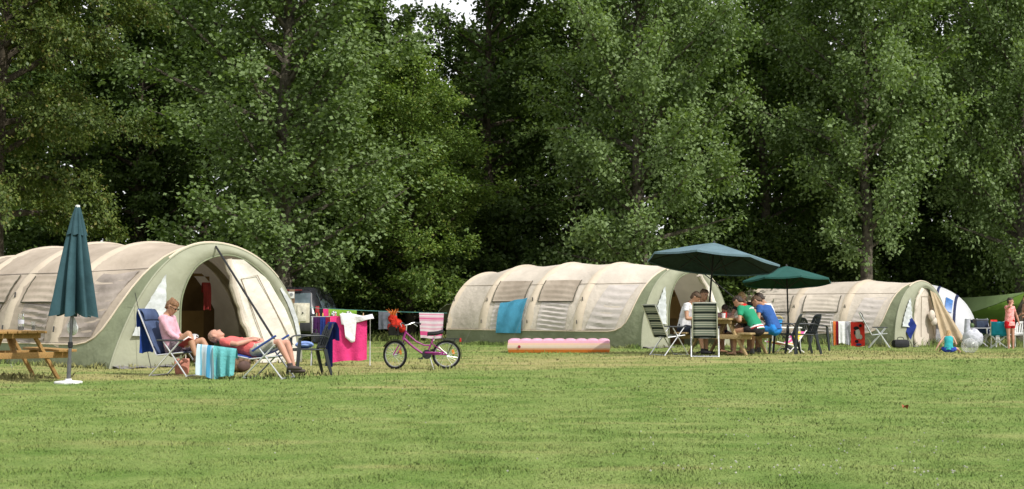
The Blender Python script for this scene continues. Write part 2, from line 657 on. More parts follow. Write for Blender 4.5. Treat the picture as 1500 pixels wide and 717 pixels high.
POP = [gen_tree(11 + s, 18.5, .30, 1.7, prof(.62, 4.5, .35), 88, lambda f: .30 + .75 * f, .10, 4.6, 74, .125, .25, .35, .20, BARK, L_POP, name='poplar') for s in range(2)]
POP.append(gen_tree(14, 18.5, .27, 2.9, prof(.42, 4.6, .30), 84, lambda f: .30 + .75 * f, .10, 4.6, 74, .125, .25, .35, .20, BARK, L_POP, name='poplar'))
LIME = gen_tree(31, 15, .28, 3.2, prof(.85, 4.7, .3), 62, lambda f: .24 + .7 * f, -.30, 6.6, 112, .092, .75, .8, .13, BARK_D, L_LIME, subflat=.45, name='hornbeam')
BUSH = gen_tree(41, 10.2, .18, .7, prof(.85, 4.3, .35), 76, lambda f: .2 + .85 * f, -.12, 6.5, 62, .10, .45, .8, .13, BARK_D, L_BUSH, subflat=.45, name='linden')
DARK = [gen_tree(51 + s, 17.5, .26, .9, prof(.8, 3.7, .35), 78, lambda f: .1 + .8 * f, -.10, 5.2, 44, .15, .4, .8, .18, BARK_D, L_DARK, subflat=.4, name='beech') for s in range(2)]
ASH = gen_tree(61, 17, .26, 1.0, prof(.7, 3.6, .4), 76, lambda f: .3 + .7 * f, .0, 5.4, 46, .14, .35, .6, .18, BARK, L_GREEN, subflat=.2, name='ash')

place_tree('poplar_tree', POP[0], on(414, 43), 1.2, (1.12, 1.12, 1), 'tall grey-green poplar whose trunk rises behind the front of the largest tent')
place_tree('poplar_tree', POP[1], on(948, 47), 2.0, (.98, .98, 1.05), 'tall grey-green poplar standing behind the tent with the blue towel')
place_tree('poplar_tree', POP[2], on(1268, 49.5), 4.1, (1.0, 1.0, 1.1), 'tall poplar with bare lower trunk behind the tent with the red towel rack')
place_tree('poplar_tree', POP[1], on(1490, 51), 5.3, (.85, .85, 1.1), 'slim poplar at the edge of the wood above the green tarp')
place_tree('hornbeam_tree', LIME, on(-8, 35.5), .5, (.84, .84, 1.05), 'olive hornbeam with drooping tiered branches above the closed parasol')
place_tree('linden_tree', BUSH, on(604, 48.5), .9, 1.0, 'low spreading yellow-green linden beside the gap of sky')
place_tree('beech_tree', DARK[0], on(715, 55), .3, (1.14, 1.14, 1.2), 'dark tall beech between the two middle poplars')
place_tree('ash_tree', ASH, on(1118, 55), 2.2, 1.05, 'bright green ash showing between the poplars above the open parasols')
place_tree('ash_tree', ASH, on(1420, 57), .7, 1.15, 'mid green ash between the poplar and the right end of the wood')
place_tree('beech_tree', DARK[1], on(205, 52), 3.9, 1.0, 'dark beech in shade between the hornbeam and the first poplar')
GRP = 'dark trees filling the wood behind'
LB = 'dark broadleaf tree deep in the shaded wood behind'
for k, (px, Y, s, rz) in enumerate([(-60, 46, 1, 1), (110, 54, 1.05, 2), (300, 57, 1, 3), (430, 62, 1.02, 4), (530, 60, .98, 2.6), (540, 66, .95, 1.1), (742, 66, 1.05, 2.2), (845, 60, 1.05, 5.1),
                                    (985, 63, 1.1, .2), (1190, 61, 1.12, 3.3), (1330, 60, 1.15, 1.9), (1560, 60, 1.1, .8)]):
    place_tree('beech_tree', DARK[k % 2], on(px, Y), rz, (1.12 * s, 1.12 * s, s), LB, GRP)
SHR = gen_tree(71, 3.4, .05, .15, prof(.9, 1.7, .35), 34, lambda f: .3 + .8 * f, -.05, 8, 40, .11, .3, .6, .15, BARK_D, L_SHR, name='shrub')
SHR2 = gen_tree(72, 3.0, .05, .15, prof(.9, 1.8, .35), 34, lambda f: .3 + .8 * f, -.05, 8, 40, .12, .3, .6, .15, BARK_D, L_DARK, name='shrub')
for k in range(24):
    px = -40 + 1600 * (k + .5) / 24 + random.uniform(-25, 25)
    Y = (50 if px < 1290 else 55) + random.uniform(-1.5, 4)
    o = place_tree('shrub', (SHR2, SHR)[k % 3 == 2], on(px, Y), random.uniform(0, 6), random.uniform(.9, 1.35), 'leafy shrub in the dark undergrowth along the wood edge', 'shrubs in the undergrowth')
    o['category'] = 'shrub'

# the far side of the wood, one mass
n = 60000
x = rng.uniform(-62, 62, n)
y = rng.uniform(76, 86, n)
top = 15 + 3.5 * np.array([mnoise.noise(Vector((a * .12, 0, 5))) for a in x])
gapx = (638 - CX) / F * 80
top = np.where(np.abs(x - gapx) < 1.3, 13.2, top + 2)
z = top * rng.random(n) ** .75
C = np.stack([x, y, z], 1)
V = leaf_quads(C, rng.normal(0, 1, (n, 3)), .62, .2, .3, rng)
o = bpy.data.objects.new('far_woods', fastmesh('far_woods', V, 4, L_FAR))
COL.objects.link(o)
tag(o, 'dark mass of leaves on the far side of the wood', kind='stuff')
# ------------------------------------------------------------------ tents
PHI = R(49)
CREAM = plain('canvas_cream', (.71, .63, .535), .85, .1, .07, 1.3, .05, 2.2, trans=.16)
CREAM_D = plain('canvas_beige', (.46, .39, .315), .85, .1, .10, 1.1, .05, 2.2, trans=.12, dark=(.345, .285, .225))
BAND = plain('canvas_pale_band', (.70, .595, .465), .8, .1, .05, 2, .01, 6, trans=.1)
BAND_D = plain('canvas_beige_band', (.60, .51, .40), .8, .1, .07, 2, .01, 6, trans=.1)
GAUZE_D = plain('gauze_brownish', (.36, .31, .27), .85, .1, .22, 1.6, .02, 5, trans=.1)
OLIVE = plain('canvas_olive', (.235, .26, .165), .85, .12, .10, 1.6, .05, 2.5, trans=.1)
OLIVE_L = plain('canvas_sage', (.355, .365, .270), .85, .12, .07, 1.8, .03, 2.5, trans=.12)
FLAP = plain('canvas_flap', (.84, .795, .71), .85, .1, .05, 2.5, .04, 3.5, trans=.2)
WINC = plain('curtain_pinkish', (.60, .545, .50), .9, .1, .06, 2, .02, 4, trans=.1)
WIN_G = plain('window_gauze', (.60, .63, .64), .5, .3, .12, 4, .02, 6, trans=.1)
PIPING = plain('piping_dark', (.09, .085, .06), .7)
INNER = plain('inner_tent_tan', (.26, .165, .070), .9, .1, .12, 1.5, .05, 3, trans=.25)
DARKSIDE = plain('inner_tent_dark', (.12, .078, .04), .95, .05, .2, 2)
MUD = plain('mud_flap_grey', (.20, .19, .185), .8, .2, .2, 5, .02, 12)
BLACK = plain('strap_black', (.018, .018, .02), .6)
SILVER = plain('aluminium', (.72, .73, .74), .32, .5, .05, 20, metal=.75)

class TentShape:
    def __init__(s, W, hoops, sag=.028, p=.88, lean=0.0):
        s.lean = lean
        s.W, s.hoops, s.sag, s.p = W, hoops, sag, p
        s.L = hoops[-1][0]
    def hw(s, a):
        H = s.hoops
        a = min(max(a, 0), s.L)
        for (s0, h0, w0), (s1, h1, w1) in zip(H, H[1:]):
            if a <= s1 + 1e-6:
                f = (a - s0) / (s1 - s0)
                g = f * f * (3 - 2 * f)
                k = 1 - s.sag * (math.sin(PI * f) ** .8 if 0 < f < 1 else 0)
                return (h0 + (h1 - h0) * g) * k, s.W / 2 * (w0 + (w1 - w0) * g) * (1 - (1 - k) * .6)
        return H[-1][1], s.W / 2 * H[-1][2]
    def pp(s, a, th):                     # the guyed corner by the door pulls the wall in
        if not s.lean: return s.p
        return s.p + s.lean * max(0.0, math.cos(th)) ** .5 * max(0.0, 1 - a / 1.9) if th < PI / 2 else s.p
    def S(s, a, th, off=0.0):
        h, w = s.hw(a)
        c, q = math.cos(th), max(0, math.sin(th))
        zz = q ** s.pp(a, th)
        n = Vector((0, -c / w, zz / h))
        n.normalize()
        return Vector((-a, -w * c, h * zz)) + n * off
    def th(s, a, z):
        h, _ = s.hw(a)
        return math.asin(min(1, max(0, z / h)) ** (1 / s.pp(a, 0)))
    def patch(s, mb, s0, s1, z0, z1, off=.012, n=14, fold=0.0, ff=7, skew=0.0, slope=0.0, seed=0, vfold=False):
        grid = []
        for i in range(n + 1):
            row = []
            u = i / n
            for j in range(n + 1):
                v = j / n
                zz0 = z0(u) if callable(z0) else z0
                zz1 = z1(u) if callable(z1) else z1
                z = zz0 + (zz1 - zz0) * v + slope * (u - .5)
                a = s0 + (s1 - s0) * u + skew * v
                ph = v * ff * 2 * PI + 2.2 * math.sin(2.3 * u + seed) + seed
                if vfold: ph = u * ff * 2 * PI + 1.5 * math.sin(2 * v + seed) + seed
                f = fold * math.sin(ph) * math.sin(PI * min(1, max(0, .06 + .9 * u))) ** .5
                row.append(s.S(a, s.th(a, z), off + f))
            grid.append(row)
        mb.sheet(grid)
        return grid

def resample(P, n):
    P = [Vector(p) for p in P]
    L = [0]
    for a, b in zip(P, P[1:]): L.append(L[-1] + (b - a).length)
    out = []
    for i in range(n + 1):
        q = L[-1] * i / n
        k = 0
        while k < len(L) - 2 and L[k + 1] < q: k += 1
        f = (q - L[k]) / max(1e-9, L[k + 1] - L[k])
        out.append(P[k].lerp(P[k + 1], f))
    return out

def tent(label, FL, W, hoops, door, cream=CREAM, side=0.0, skz=.45, rise=1.0, opening=None, flapshape=True, rear=.5, phi=PHI, lean=0.0):
    rz = phi - PI / 2
    loc = Vector(FL) + Vector((math.cos(phi), math.sin(phi), 0)) * (W / 2)
    loc.z = terrain(loc.x, loc.y)
    root = empty('tunnel_tent', loc, rz, label, 'tent')
    T = TentShape(W, hoops, lean=lean)
    def zc(a):
        h, _ = T.hw(a)
        return skz + (h * .992 - skz) * float(np.interp(a / rise, (0, .10, .20, .28, .34, .40, .48, .58, .72, .9, 1.15), (1, .985, .94, .84, .66, .44, .26, .145, .065, .022, 0)))
    NS = 90
    ss = [1.3 * i / 40 for i in range(40)] + [1.3 + (T.L - 1.3) * i / (NS - 40) for i in range(NS - 39)]
    for hp in hoops:                                    # hoops fall on a grid line
        k = min(range(1, NS), key=lambda q: abs(ss[q] - hp[0])) if 0 < hp[0] < T.L else None
        if k: ss[k] = hp[0]
    # canopy: between the two green edges
    mb = MB()
    grid = []
    for a in ss:
        t0 = T.th(a, zc(a))
        grid.append([T.S(a, t0 + (PI - 2 * t0) * j / 60, .013 * mnoise.noise(Vector((a * 1.6, j * .11, FL[0]))) + .010 * mnoise.noise(Vector((a * 2.4 + j * .09, j * .42, FL[0]))) if 0 < j < 60 else 0) for j in range(61)])
    mb.sheet(grid)
    mb.build('canopy', cream, root)
    for sgn in (0, 1):
        mb = MB()
        grid = []
        for a in ss:
            t0 = T.th(a, zc(a))
            row = []
            for j in range(13):
                th = t0 * j / 12
                p = T.S(a, th if not sgn else PI - th)
                if j == 0: p.z -= .03
                row.append(p)
            grid.append(row)
        mb.sheet(grid)
        mb.build('skirt', OLIVE, root)
    # pale sleeves over the hoops
    for (a, h, w_) in hoops[1:]:
        mb = MB()
        t0 = T.th(a, zc(a) - .0)
        mb.sheet([[T.S(min(T.L, max(0, a + d)), t0 + (PI - 2 * t0) * j / 40, o_) for j in range(41)] for d, o_ in ((-.19, .002), (-.11, .010), (0, .018), (.08, .010), (.13, .002))])
        mb.build('hoop_sleeve', BAND if cream is CREAM else BAND_D, root)
        for zz in (.75, 1.4):
            mb = MB()
            q = T.S(a - .02, T.th(a, zz), .05)
            mb.tube([q, q + Vector((.03, -.03, -.10))], .014, 6)
            mb.build('toggle', BLACK, root)
        if 0 < a < T.L:
            q = T.S(a, T.th(a, 1.4), .05)
            e = Vector((q.x + .1, -T.hw(a)[1] - .85, .01))
            mb = MB()
            mb.tube([q, e], .0035, 4)
            mb.build('guy_rope', PIPING, root)
            mb = MB()
            mb.tube([e + Vector((0, .02, -.05)), e + Vector((0, -.03, .06))], .007, 5)
            mb.build('tent_peg', SILVER, root)
    # edge of cream over the green gusset
    mb = MB()
    mb.tube([T.S(a, T.th(a, zc(a)), .008) for a in ss], .018, 6)
    mb.build('piping', BAND, root)
    for zz in (1.80, skz + .03):
        mb = MB()
        mb.tube([T.S(a, T.th(a, zz), .012) for a in ss if zc(a) < zz], .007, 4)
        mb.build('seam', CREAM_D if cream is CREAM else GAUZE_D, root)
    # rear wall bulging out
    mb = MB()
    grid = []
    for i in range(9):
        q = 1 - i / 8
        grid.append([Vector((-(T.L + rear * (1 - q * q)), p.y * q, p.z * (q if q > 0 else 0))) for p in [T.S(T.L, PI * j / 24) for j in range(25)]])
    mb.sheet(grid)
    mb.build('rear_wall', cream, root)
    # front panel: a frame of sage canvas round the door
    N = 56
    outer = resample([T.S(0, PI * j / 60) for j in range(61)], N)
    dpts = resample(cat_pts([(0, y, z) for y, z in door], 6), N)
    mb = MB()
    # pair points by angle about the door's middle so that the rays do not cross
    mid = Vector((0, sum(p.y for p in dpts) / len(dpts), .25))
    def by_angle(P, n):
        A = [math.atan2(p.z - mid.z, -(p.y - mid.y)) for p in P]
        A = [a + 2 * PI if (a < -PI * .5) else a for a in A]
        lo, hi = A[0], A[-1]
        return A
    grid = []
    Ao, Ad = by_angle(outer, N), by_angle(dpts, N)
    def pick(P, A, a):
        if a <= A[0]: return P[0]
        for k in range(len(A) - 1):
            if A[k] <= a <= A[k + 1]:
                return P[k].lerp(P[k + 1], (a - A[k]) / max(1e-9, A[k + 1] - A[k]))
        return P[-1]
    M_ = 72
    cols = [(outer[0], dpts[0])]
    for i in range(M_ + 1):
        a = Ao[0] + (Ao[-1] - Ao[0]) * i / M_
        cols.append((pick(outer, Ao, a), pick(dpts, Ad, a)))
    cols.append((outer[-1], dpts[-1]))
    for po, pd in cols:
        row = []
        for j in range(7):
            p = po.lerp(pd, j / 6)
            row.append(p + Vector((.07 * math.sin(PI * j / 6 * .9) + .012, 0, 0)))
        grid.append(row)
    mb.sheet(grid)
    mb.build('front_panel', OLIVE_L, root)
    mb = MB()
    mb.tube([p + Vector((.012, 0, 0)) for p in outer], .018, 6)
    mb.build('front_edge', OLIVE_L, root)
    mb = MB()
    mb.tube([T.S(0, R(64 + 72 * k / 20), .022) for k in range(21)], .020, 6)
    mb.build('front_rim', BAND, root)
    mb = MB()
    mb.tube([p + Vector((.055, 0, 0)) for p in dpts], .016, 6)
    mb.build('door_zip', OLIVE, root)
    # mud flap along the front
    mb = MB()
    mb.sheet([[Vector((.0 + .22 * v + .03 * math.sin(9 * u), -W / 2 + .05 + (door[0][0] + W / 2) * u, .035 * (1 - v) + .015 + .012 * math.sin(17 * u + 3 * v))) for v in (0, .35, .7, 1)] for u in [k / 18 for k in range(19)]])
    mb.build('mud_flap', MUD, root)
    return root, T

def front_window(root, pts, mat=WIN_G, fold=.012, x=.12, ff=6):
    """gauze window: pts = left edge bottom-to-top and right edge bottom-to-top"""
    Lf, Rt = resample([(x, a, b) for a, b in pts[0]], 16), resample([(x, a, b) for a, b in pts[1]], 16)
    mb = MB()
    grid = []
    for i in range(13):
        u = i / 12
        grid.append([l.lerp(r, u) + Vector((fold * math.sin(ff * 2 * PI * j / 16 + 2 * u), 0, 0)) for j, (l, r) in enumerate(zip(Lf, Rt))])
    mb.sheet(grid)
    return mb.build('front_window', mat, root)

def side_window(root, T, s0, s1, ztop, zmid, zbot, flap=FLAP, gauze=WINC, skew=.1, slope=.0, open_flap=True, seed=0, wskew=0):
    mb = MB()
    T.patch(mb, s0 + .12, s1 - .12, zbot, zmid if open_flap else ztop, .014, 22, .018, 6.5, wskew, slope, seed)
    wn = mb.build('window', gauze, root)
    if open_flap:
        mb = MB()
        g = T.patch(mb, s0, s1, zmid, ztop, .03, 16, .012, 4, skew, slope, seed + 1)
        mb.build('window_flap', flap, wn)
        mb = MB()
        edge = [r[-1] for r in g][::-1] + g[0][::-1] + [r[0] for r in g] + g[-1]
        edge = g[0][::-1] + [r[0] for r in g] + g[-1]
        mb.tube([p + Vector((0, -.006, .004)) for p in edge], .014, 5)
        mb.build('window_piping', PIPING, wn)
    return wn

def inner(root, T, s, y0, y1, z0, z1, mat, fold=.03, n=8, name='inner_curtain', off=0):
    mb = MB()
    grid = []
    for i in range(25):
        u = i / 24
        y = y0 + (y1 - y0) * u
        row = []
        for j in range(7):
            v = j / 6
            h, w = T.hw(s)
            zt = min(z1, h * max(.0, 1 - (y / w) ** 2) ** .5 - .05)
            row.append(Vector((-s + fold * math.sin(u * n * 2 * PI) * (1 - .5 * v) + off, y, z0 + (zt - z0) * v)))
        grid.append(row)
    mb.sheet(grid)
    return mb.build(name, mat, root)

def door_flap(root, left, right, mat=FLAP, x=.10, rect=True, fold=.03, bow=.0):
    Lf, Rt = resample([(x, a, b) for a, b in left], 20), resample([(x, a, b) for a, b in right], 20)
    mb = MB()
    grid = []
    for i in range(25):
        u = i / 24
        row = []
        for j, (l, r) in enumerate(zip(Lf, Rt)):
            v = j / 20
            f = fold * math.exp(-u * 6) * math.sin(u * 46 + v * 3) + .012 * math.sin(9 * v + 5 * u)
            row.append(l.lerp(r, u) + Vector((f + bow * math.sin(PI * u) * (1 - v), 0, 0)))
        grid.append(row)
    mb.sheet(grid)
    o = mb.build('door_flap', mat, root)
    if rect:
        mb = MB()
        def q(u, v):
            k = v * 20
            i = min(19, int(k))
            l, r = Lf[i].lerp(Lf[i + 1], k - i), Rt[i].lerp(Rt[i + 1], k - i)
            return l.lerp(r, u) + Vector((.022 + bow * math.sin(PI * u) * (1 - v), 0, 0))
        mb.tube([q(.30, .14), q(.30, .8), q(.84, .8), q(.9, .14)], .010, 5)
        mb.build('door_seam', CREAM_D, o)
    # the bunched half of the door along the open edge
    mb = MB()
    nb = 18
    pts = [Lf[int(k * 20 / nb)] + Vector((.03 + .02 * math.sin(k * 1.3), .015 * math.sin(k * 2.1), 0)) for k in range(nb + 1)]
    mb.tube(pts, [.045 + .012 * math.sin(k * 1.1) + .03 * (k / nb) for k in range(nb + 1)], 9)
    mb.build('door_roll', CREAM, o)
    return o

def guy(root, a, b, r=.014, mat=BLACK, name='guy_strap'):
    mb = MB()
    mb.tube([a, b], r, 6)
    return mb.build(name, mat, root)

# tent one -------------------------------------------------------------
F1 = gnd(160, 541)
T1_, T1 = tent('largest cream and olive tunnel tent behind the woman reading, door half open',
           F1, 4.5, [(0, 2.36, 1), (1.9, 2.45, 1.02), (3.8, 2.5, 1.02), (5.6, 2.46, 1), (7.2, 2.3, .96)],
           [(-.74, 0), (-.76, .7), (-.72, 1.35), (-.42, 1.88), (.1, 2.12), (.68, 2.08), (1.30, 1.70), (1.74, 1.1), (2.02, .5), (2.14, 0)], cream=CREAM_D, skz=.42, rise=1.05, lean=.8)
side_window(T1_, T1, .72, 1.82, 1.76, 1.66, .55, gauze=GAUZE_D, open_flap=False, wskew=-.30)
side_window(T1_, T1, 2.15, 3.45, 1.72, 1.2, .42, skew=.05, flap=CREAM_D, gauze=GAUZE_D, seed=2)
side_window(T1_, T1, 4.1, 5.3, 1.75, 1.2, .42, skew=.05, flap=CREAM_D, gauze=GAUZE_D, seed=3)
front_window(T1_, ([(-1.86, .60), (-1.66, 1.0), (-1.42, 1.36), (-1.16, 1.72)], [(-1.13, .56), (-1.13, .95), (-1.13, 1.35), (-1.14, 1.74)]))
front_window(T1_, ([(2.06, .55), (1.97, .85), (1.80, 1.2), (1.60, 1.5)], [(2.15, .55), (2.07, .88), (1.90, 1.25), (1.64, 1.53)]), x=.10, fold=.004)
door_flap(T1_, [(1.0, .02), (.78, .6), (.52, 1.2), (.36, 1.7), (.28, 2.06)], [(2.14, .0), (2.01, .55), (1.73, 1.1), (1.30, 1.68), (.67, 2.06)])
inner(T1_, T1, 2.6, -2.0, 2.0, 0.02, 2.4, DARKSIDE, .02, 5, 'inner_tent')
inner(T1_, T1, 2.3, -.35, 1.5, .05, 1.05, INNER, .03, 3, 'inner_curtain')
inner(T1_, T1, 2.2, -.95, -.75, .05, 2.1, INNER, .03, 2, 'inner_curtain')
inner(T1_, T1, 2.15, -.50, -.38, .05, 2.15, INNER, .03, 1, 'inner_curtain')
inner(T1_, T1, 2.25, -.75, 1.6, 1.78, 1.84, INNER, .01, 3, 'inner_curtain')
guy(T1_, Vector((.08, .02, 2.3)), Vector((3.0, .95, .0)) if False else Matrix.Rotation(-(PHI - PI / 2), 3, 'Z') @ (gnd(436, 552) - T1_.location), .02)
guy(T1_, T1.S(.05, T1.th(.05, 1.3), .05) + Vector((.1, -.12, 0)), T1.S(0, .01, 0) + Vector((.5, .55, 0)), .006)

# tent two -------------------------------------------------------------
F2 = gnd(939, 511)
T2_, T2 = tent('cream tunnel tent with a blue towel hanging on its side and pink airbed before it',
           F2, 4.5, [(0, 2.36, 1), (2.25, 2.46, 1.02), (4.1, 2.5, 1.02), (5.95, 2.46, 1), (7.5, 2.26, .94)],
           [(-.95, 0), (-.98, .7), (-.9, 1.35), (-.55, 1.9), (.1, 2.12), (.62, 2.04), (1.12, 1.68), (1.45, 1.1), (1.68, .5), (1.80, 0)], skz=.45, rise=1.0)
side_window(T2_, T2, .80, 2.05, 1.76, 1.66, .52, open_flap=False, seed=1, wskew=-.38)
side_window(T2_, T2, 2.55, 3.85, 1.90, 1.28, .46, skew=.08, seed=2, flap=CREAM_D)
side_window(T2_, T2, 4.4, 5.7, 1.90, 1.28, .46, skew=.08, seed=5, flap=CREAM_D)
front_window(T2_, ([(-1.9, .70), (-1.72, 1.05), (-1.5, 1.36), (-1.3, 1.68)], [(-1.2, .66), (-1.2, 1.0), (-1.21, 1.35), (-1.24, 1.72)]))
door_flap(T2_, [(1.45, .02), (1.30, .6), (1.08, 1.2), (.76, 1.7), (.48, 2.06)], [(1.9, .0), (1.76, .55), (1.5, 1.1), (1.15, 1.66), (.62, 2.05)], rect=False)
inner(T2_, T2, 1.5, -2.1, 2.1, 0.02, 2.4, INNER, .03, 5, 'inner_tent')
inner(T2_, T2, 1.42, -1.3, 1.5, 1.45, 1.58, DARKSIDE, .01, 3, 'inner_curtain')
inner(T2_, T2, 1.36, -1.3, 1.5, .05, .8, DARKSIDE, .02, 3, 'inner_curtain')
guy(T2_, Vector((.08, .3, 2.3)), Vector((2.4, 2.0, .0)), .016)

# tent three -----------------------------------------------------------
F3 = gnd(1310, 509)
T3_, T3 = tent('cream tunnel tent farther off with a striped chair and red towel rack at its side',
           F3, 4.3, [(0, 2.22, 1), (1.95, 2.3, 1.02), (3.9, 2.3, 1.02), (5.9, 2.24, 1), (8.1, 2.02, .94)],
           [(-.75, 0), (-.80, .7), (-.72, 1.35), (-.42, 1.78), (.1, 2.0), (.62, 1.92), (1.08, 1.6), (1.4, 1.1), (1.62, .5), (1.75, 0)], skz=.45, rise=1.0)
side_window(T3_, T3, .75, 1.80, 1.66, 1.6, .50, open_flap=False, seed=1, wskew=-.32)
side_window(T3_, T3, 2.15, 3.5, 1.72, 1.16, .42, skew=.08, seed=2, flap=CREAM)
side_window(T3_, T3, 4.0, 5.2, 1.72, 1.16, .42, skew=.08, seed=4, flap=CREAM)
front_window(T3_, ([(-1.78, .70), (-1.62, 1.05), (-1.4, 1.36), (-1.2, 1.6)], [(-1.0, .66), (-1.02, 1.0), (-1.06, 1.35), (-1.1, 1.66)]))
door_flap(T3_, [(-.74, .02), (-.76, .7), (-.70, 1.3), (-.44, 1.72), (-.1, 1.94)], [(1.0, .02), (1.0, .6), (.9, 1.2), (.62, 1.7), (.15, 1.97)], CREAM, rect=True, x=.05)
# the other door half pegged out as a slanting drape
mb = MB()
grid = []
A0 = Vector((.12, .42, 1.92)); A1 = Vector((.45, .55, .02))
B0 = Vector((.16, .80, 1.82)); B1 = Vector((1.0, 1.6, .02))
for i in range(21):
    u = i / 20
    row = []
    for j in range(21):
        v = j / 20
        p = A0.lerp(A1, v).lerp(B0.lerp(B1, v), u)
        p.z += -.15 * math.sin(PI * u) * v
        p += Vector((.05, -.05, 0)) * math.sin(u * 15 + v * 2) * (.3 + v)
        row.append(p)
    grid.append(row)
mb.sheet(grid)
mb.build('door_drape', plain('canvas_tan', (.60, .48, .32), .85, .1, .1, 2, .03, 4, trans=.25), T3_)
mb = MB()
mb.ell(Vector((.22, .32, 1.05)), (.10, .17, .20)); mb.ell(Vector((.25, .42, .85)), (.10, .15, .16))
mb.build('door_roll', CREAM, T3_)

# white tent beyond ------------------------------------------------------
WHITEC = plain('canvas_white', (.62, .63, .65), .7, .2, .04, 2, .03, 3, trans=.15)
NAVY = plain('navy_trim', (.022, .03, .085), .7)
phiW = R(66)
FW = on(1380, 49.6)
W_ = empty('white_tent', FW, phiW - PI / 2, 'white rounded tent with navy piping and a blue window', 'tent')
TW = TentShape(3.6, [(-1.2, 1.35, .8), (0, 1.9, 1), (2.0, 2.0, 1.0), (3.5, 1.9, 1)], .02)
def dome(u, v, off=0.0):                        # u: 0 rear .. 1 nose, v along the arch
    a = u
    k = max(0.0, 1 - max(0, a - .3) / .7 * 1.0)
    k = (1 - (max(0, a - .3) / .7) ** 2.4) ** .5 if a < 1 else 0.0
    th = PI * v
    h, w_ = 2.2 * (.2 + .8 * k), 1.8 * (.45 + .55 * k)
    x = -1.9 + 3.05 * a
    return Vector((x, -(w_ + off) * math.cos(th), (h + off) * math.sin(th) ** .9))
mb = MB()
mb.sheet([[dome(i / 30 * .995, j / 24) for j in range(25)] for i in range(31)])
mb.sheet([[dome(.995, j / 24) * 1.0 if k else Vector((1.14, dome(.995, j / 24).y, 0)) for k in (0, 1)] for j in range(25)])
mb.build('canopy', WHITEC, W_)
for u in (.60, .80):
    mb = MB()
    mb.sheet([[dome(u + d, j / 40, o_) for j in range(41)] for d, o_ in ((-.014, .006), (0, .03), (.014, .006))])
    mb.build('navy_sleeve', NAVY, W_)
mb = MB()
mb.sheet([[dome(.70 + .075 * i, .20 + .12 * j / 8, .03) for j in range(9)] for i in (0, .5, 1)])
mb.build('window', plain('window_blue', (.05, .16, .42), .35, .4), W_)
mb = MB()
mb.sheet([[dome(.2 + .75 * i / 20, .001 + .05 * j, .02) for j in (0, 1)] for i in range(21)])
mb.build('skirt', plain('skirt_grey', (.55, .56, .6), .7), W_)

# a scrap of another tent behind tent two and one behind tent one
mb = MB()
mb.sheet([[Vector((-.9 + 1.8 * i / 12, 0.8 * j / 6, 1.25 * math.sin(PI * i / 12) ** .8 * (1 - (j / 6) ** 2 * .6))) for j in range(7)] for i in range(13)])
o = mb.build('dome_tent', plain('canvas_moss', (.24, .25, .20), .85, .1), loc=on(660, 46.5), solid=.01)
tag(o, 'grey-green dome tent mostly hidden behind the rear of the tent with the blue towel', 'tent')
# ------------------------------------------------------------------ people
def skinmat(name, c):
    return plain(name, c, .5, .35, .07, 9, .002, 80, .0)
SKIN = skinmat('skin_light', (.56, .33, .235))
SKIN_T = skinmat('skin_tanned', (.43, .235, .145))
SKIN_R = skinmat('skin_ruddy', (.50, .26, .185))
EYE_M = plain('eye_dark', (.02, .015, .012), .2, .5)
LIP = plain('lips', (.36, .13, .11), .5)
H_BROWN = plain('hair_brown', (.105, .062, .034), .55, .4, .3, 40, .008, 120)
H_DARK = plain('hair_dark', (.045, .030, .020), .5, .4, .3, 40, .008, 120)
H_BLOND = plain('hair_blond', (.42, .27, .12), .55, .4, .25, 40, .008, 120)
H_RED = plain('hair_ginger', (.23, .115, .052), .55, .4, .25, 40, .008, 120)
H_STUB = plain('hair_grey_stubble', (.36, .21, .155), .8, .1, .2, 60, .003, 200)

def frame(d, side):
    d = d.normalized()
    s = (side - d * side.dot(d)).normalized()
    return d, s, s.cross(d)

def rings(mb, pts, rad, side, n=12, cap0=True, cap1=True):
    """elliptic loft: rad = (side radius, other radius) at each point; rounded ends unless flat"""
    pts = [Vector(p) for p in pts]
    R_ = []
    def ring(p, d, a, b, k=1.0):
        d, s, f = frame(d, side)
        return [p + s * (a * k * math.cos(2 * PI * i / n)) + f * (b * k * math.sin(2 * PI * i / n)) for i in range(n)]
    ds = [(pts[min(i + 1, len(pts) - 1)] - pts[max(i - 1, 0)]).normalized() for i in range(len(pts))]
    if cap0:
        r = min(rad[0])
        for q in (.08, .5, .85): R_.append(ring(pts[0] - ds[0] * r * (1 - q ** 1) * .9, ds[0], *rad[0], k=math.sqrt(1 - (1 - q) ** 2) if q > .08 else .25))
    for p, d, r in zip(pts, ds, rad): R_.append(ring(p, d, *r))
    if cap1:
        r = min(rad[-1])
        for q in (.85, .5, .08): R_.append(ring(pts[-1] + ds[-1] * r * (1 - q) * .9, ds[-1], *rad[-1], k=math.sqrt(1 - (1 - q) ** 2) if q > .08 else .25))
    mb.loft(R_)

def rr(*a): return [(q, q) if not isinstance(q, tuple) else q for q in a]

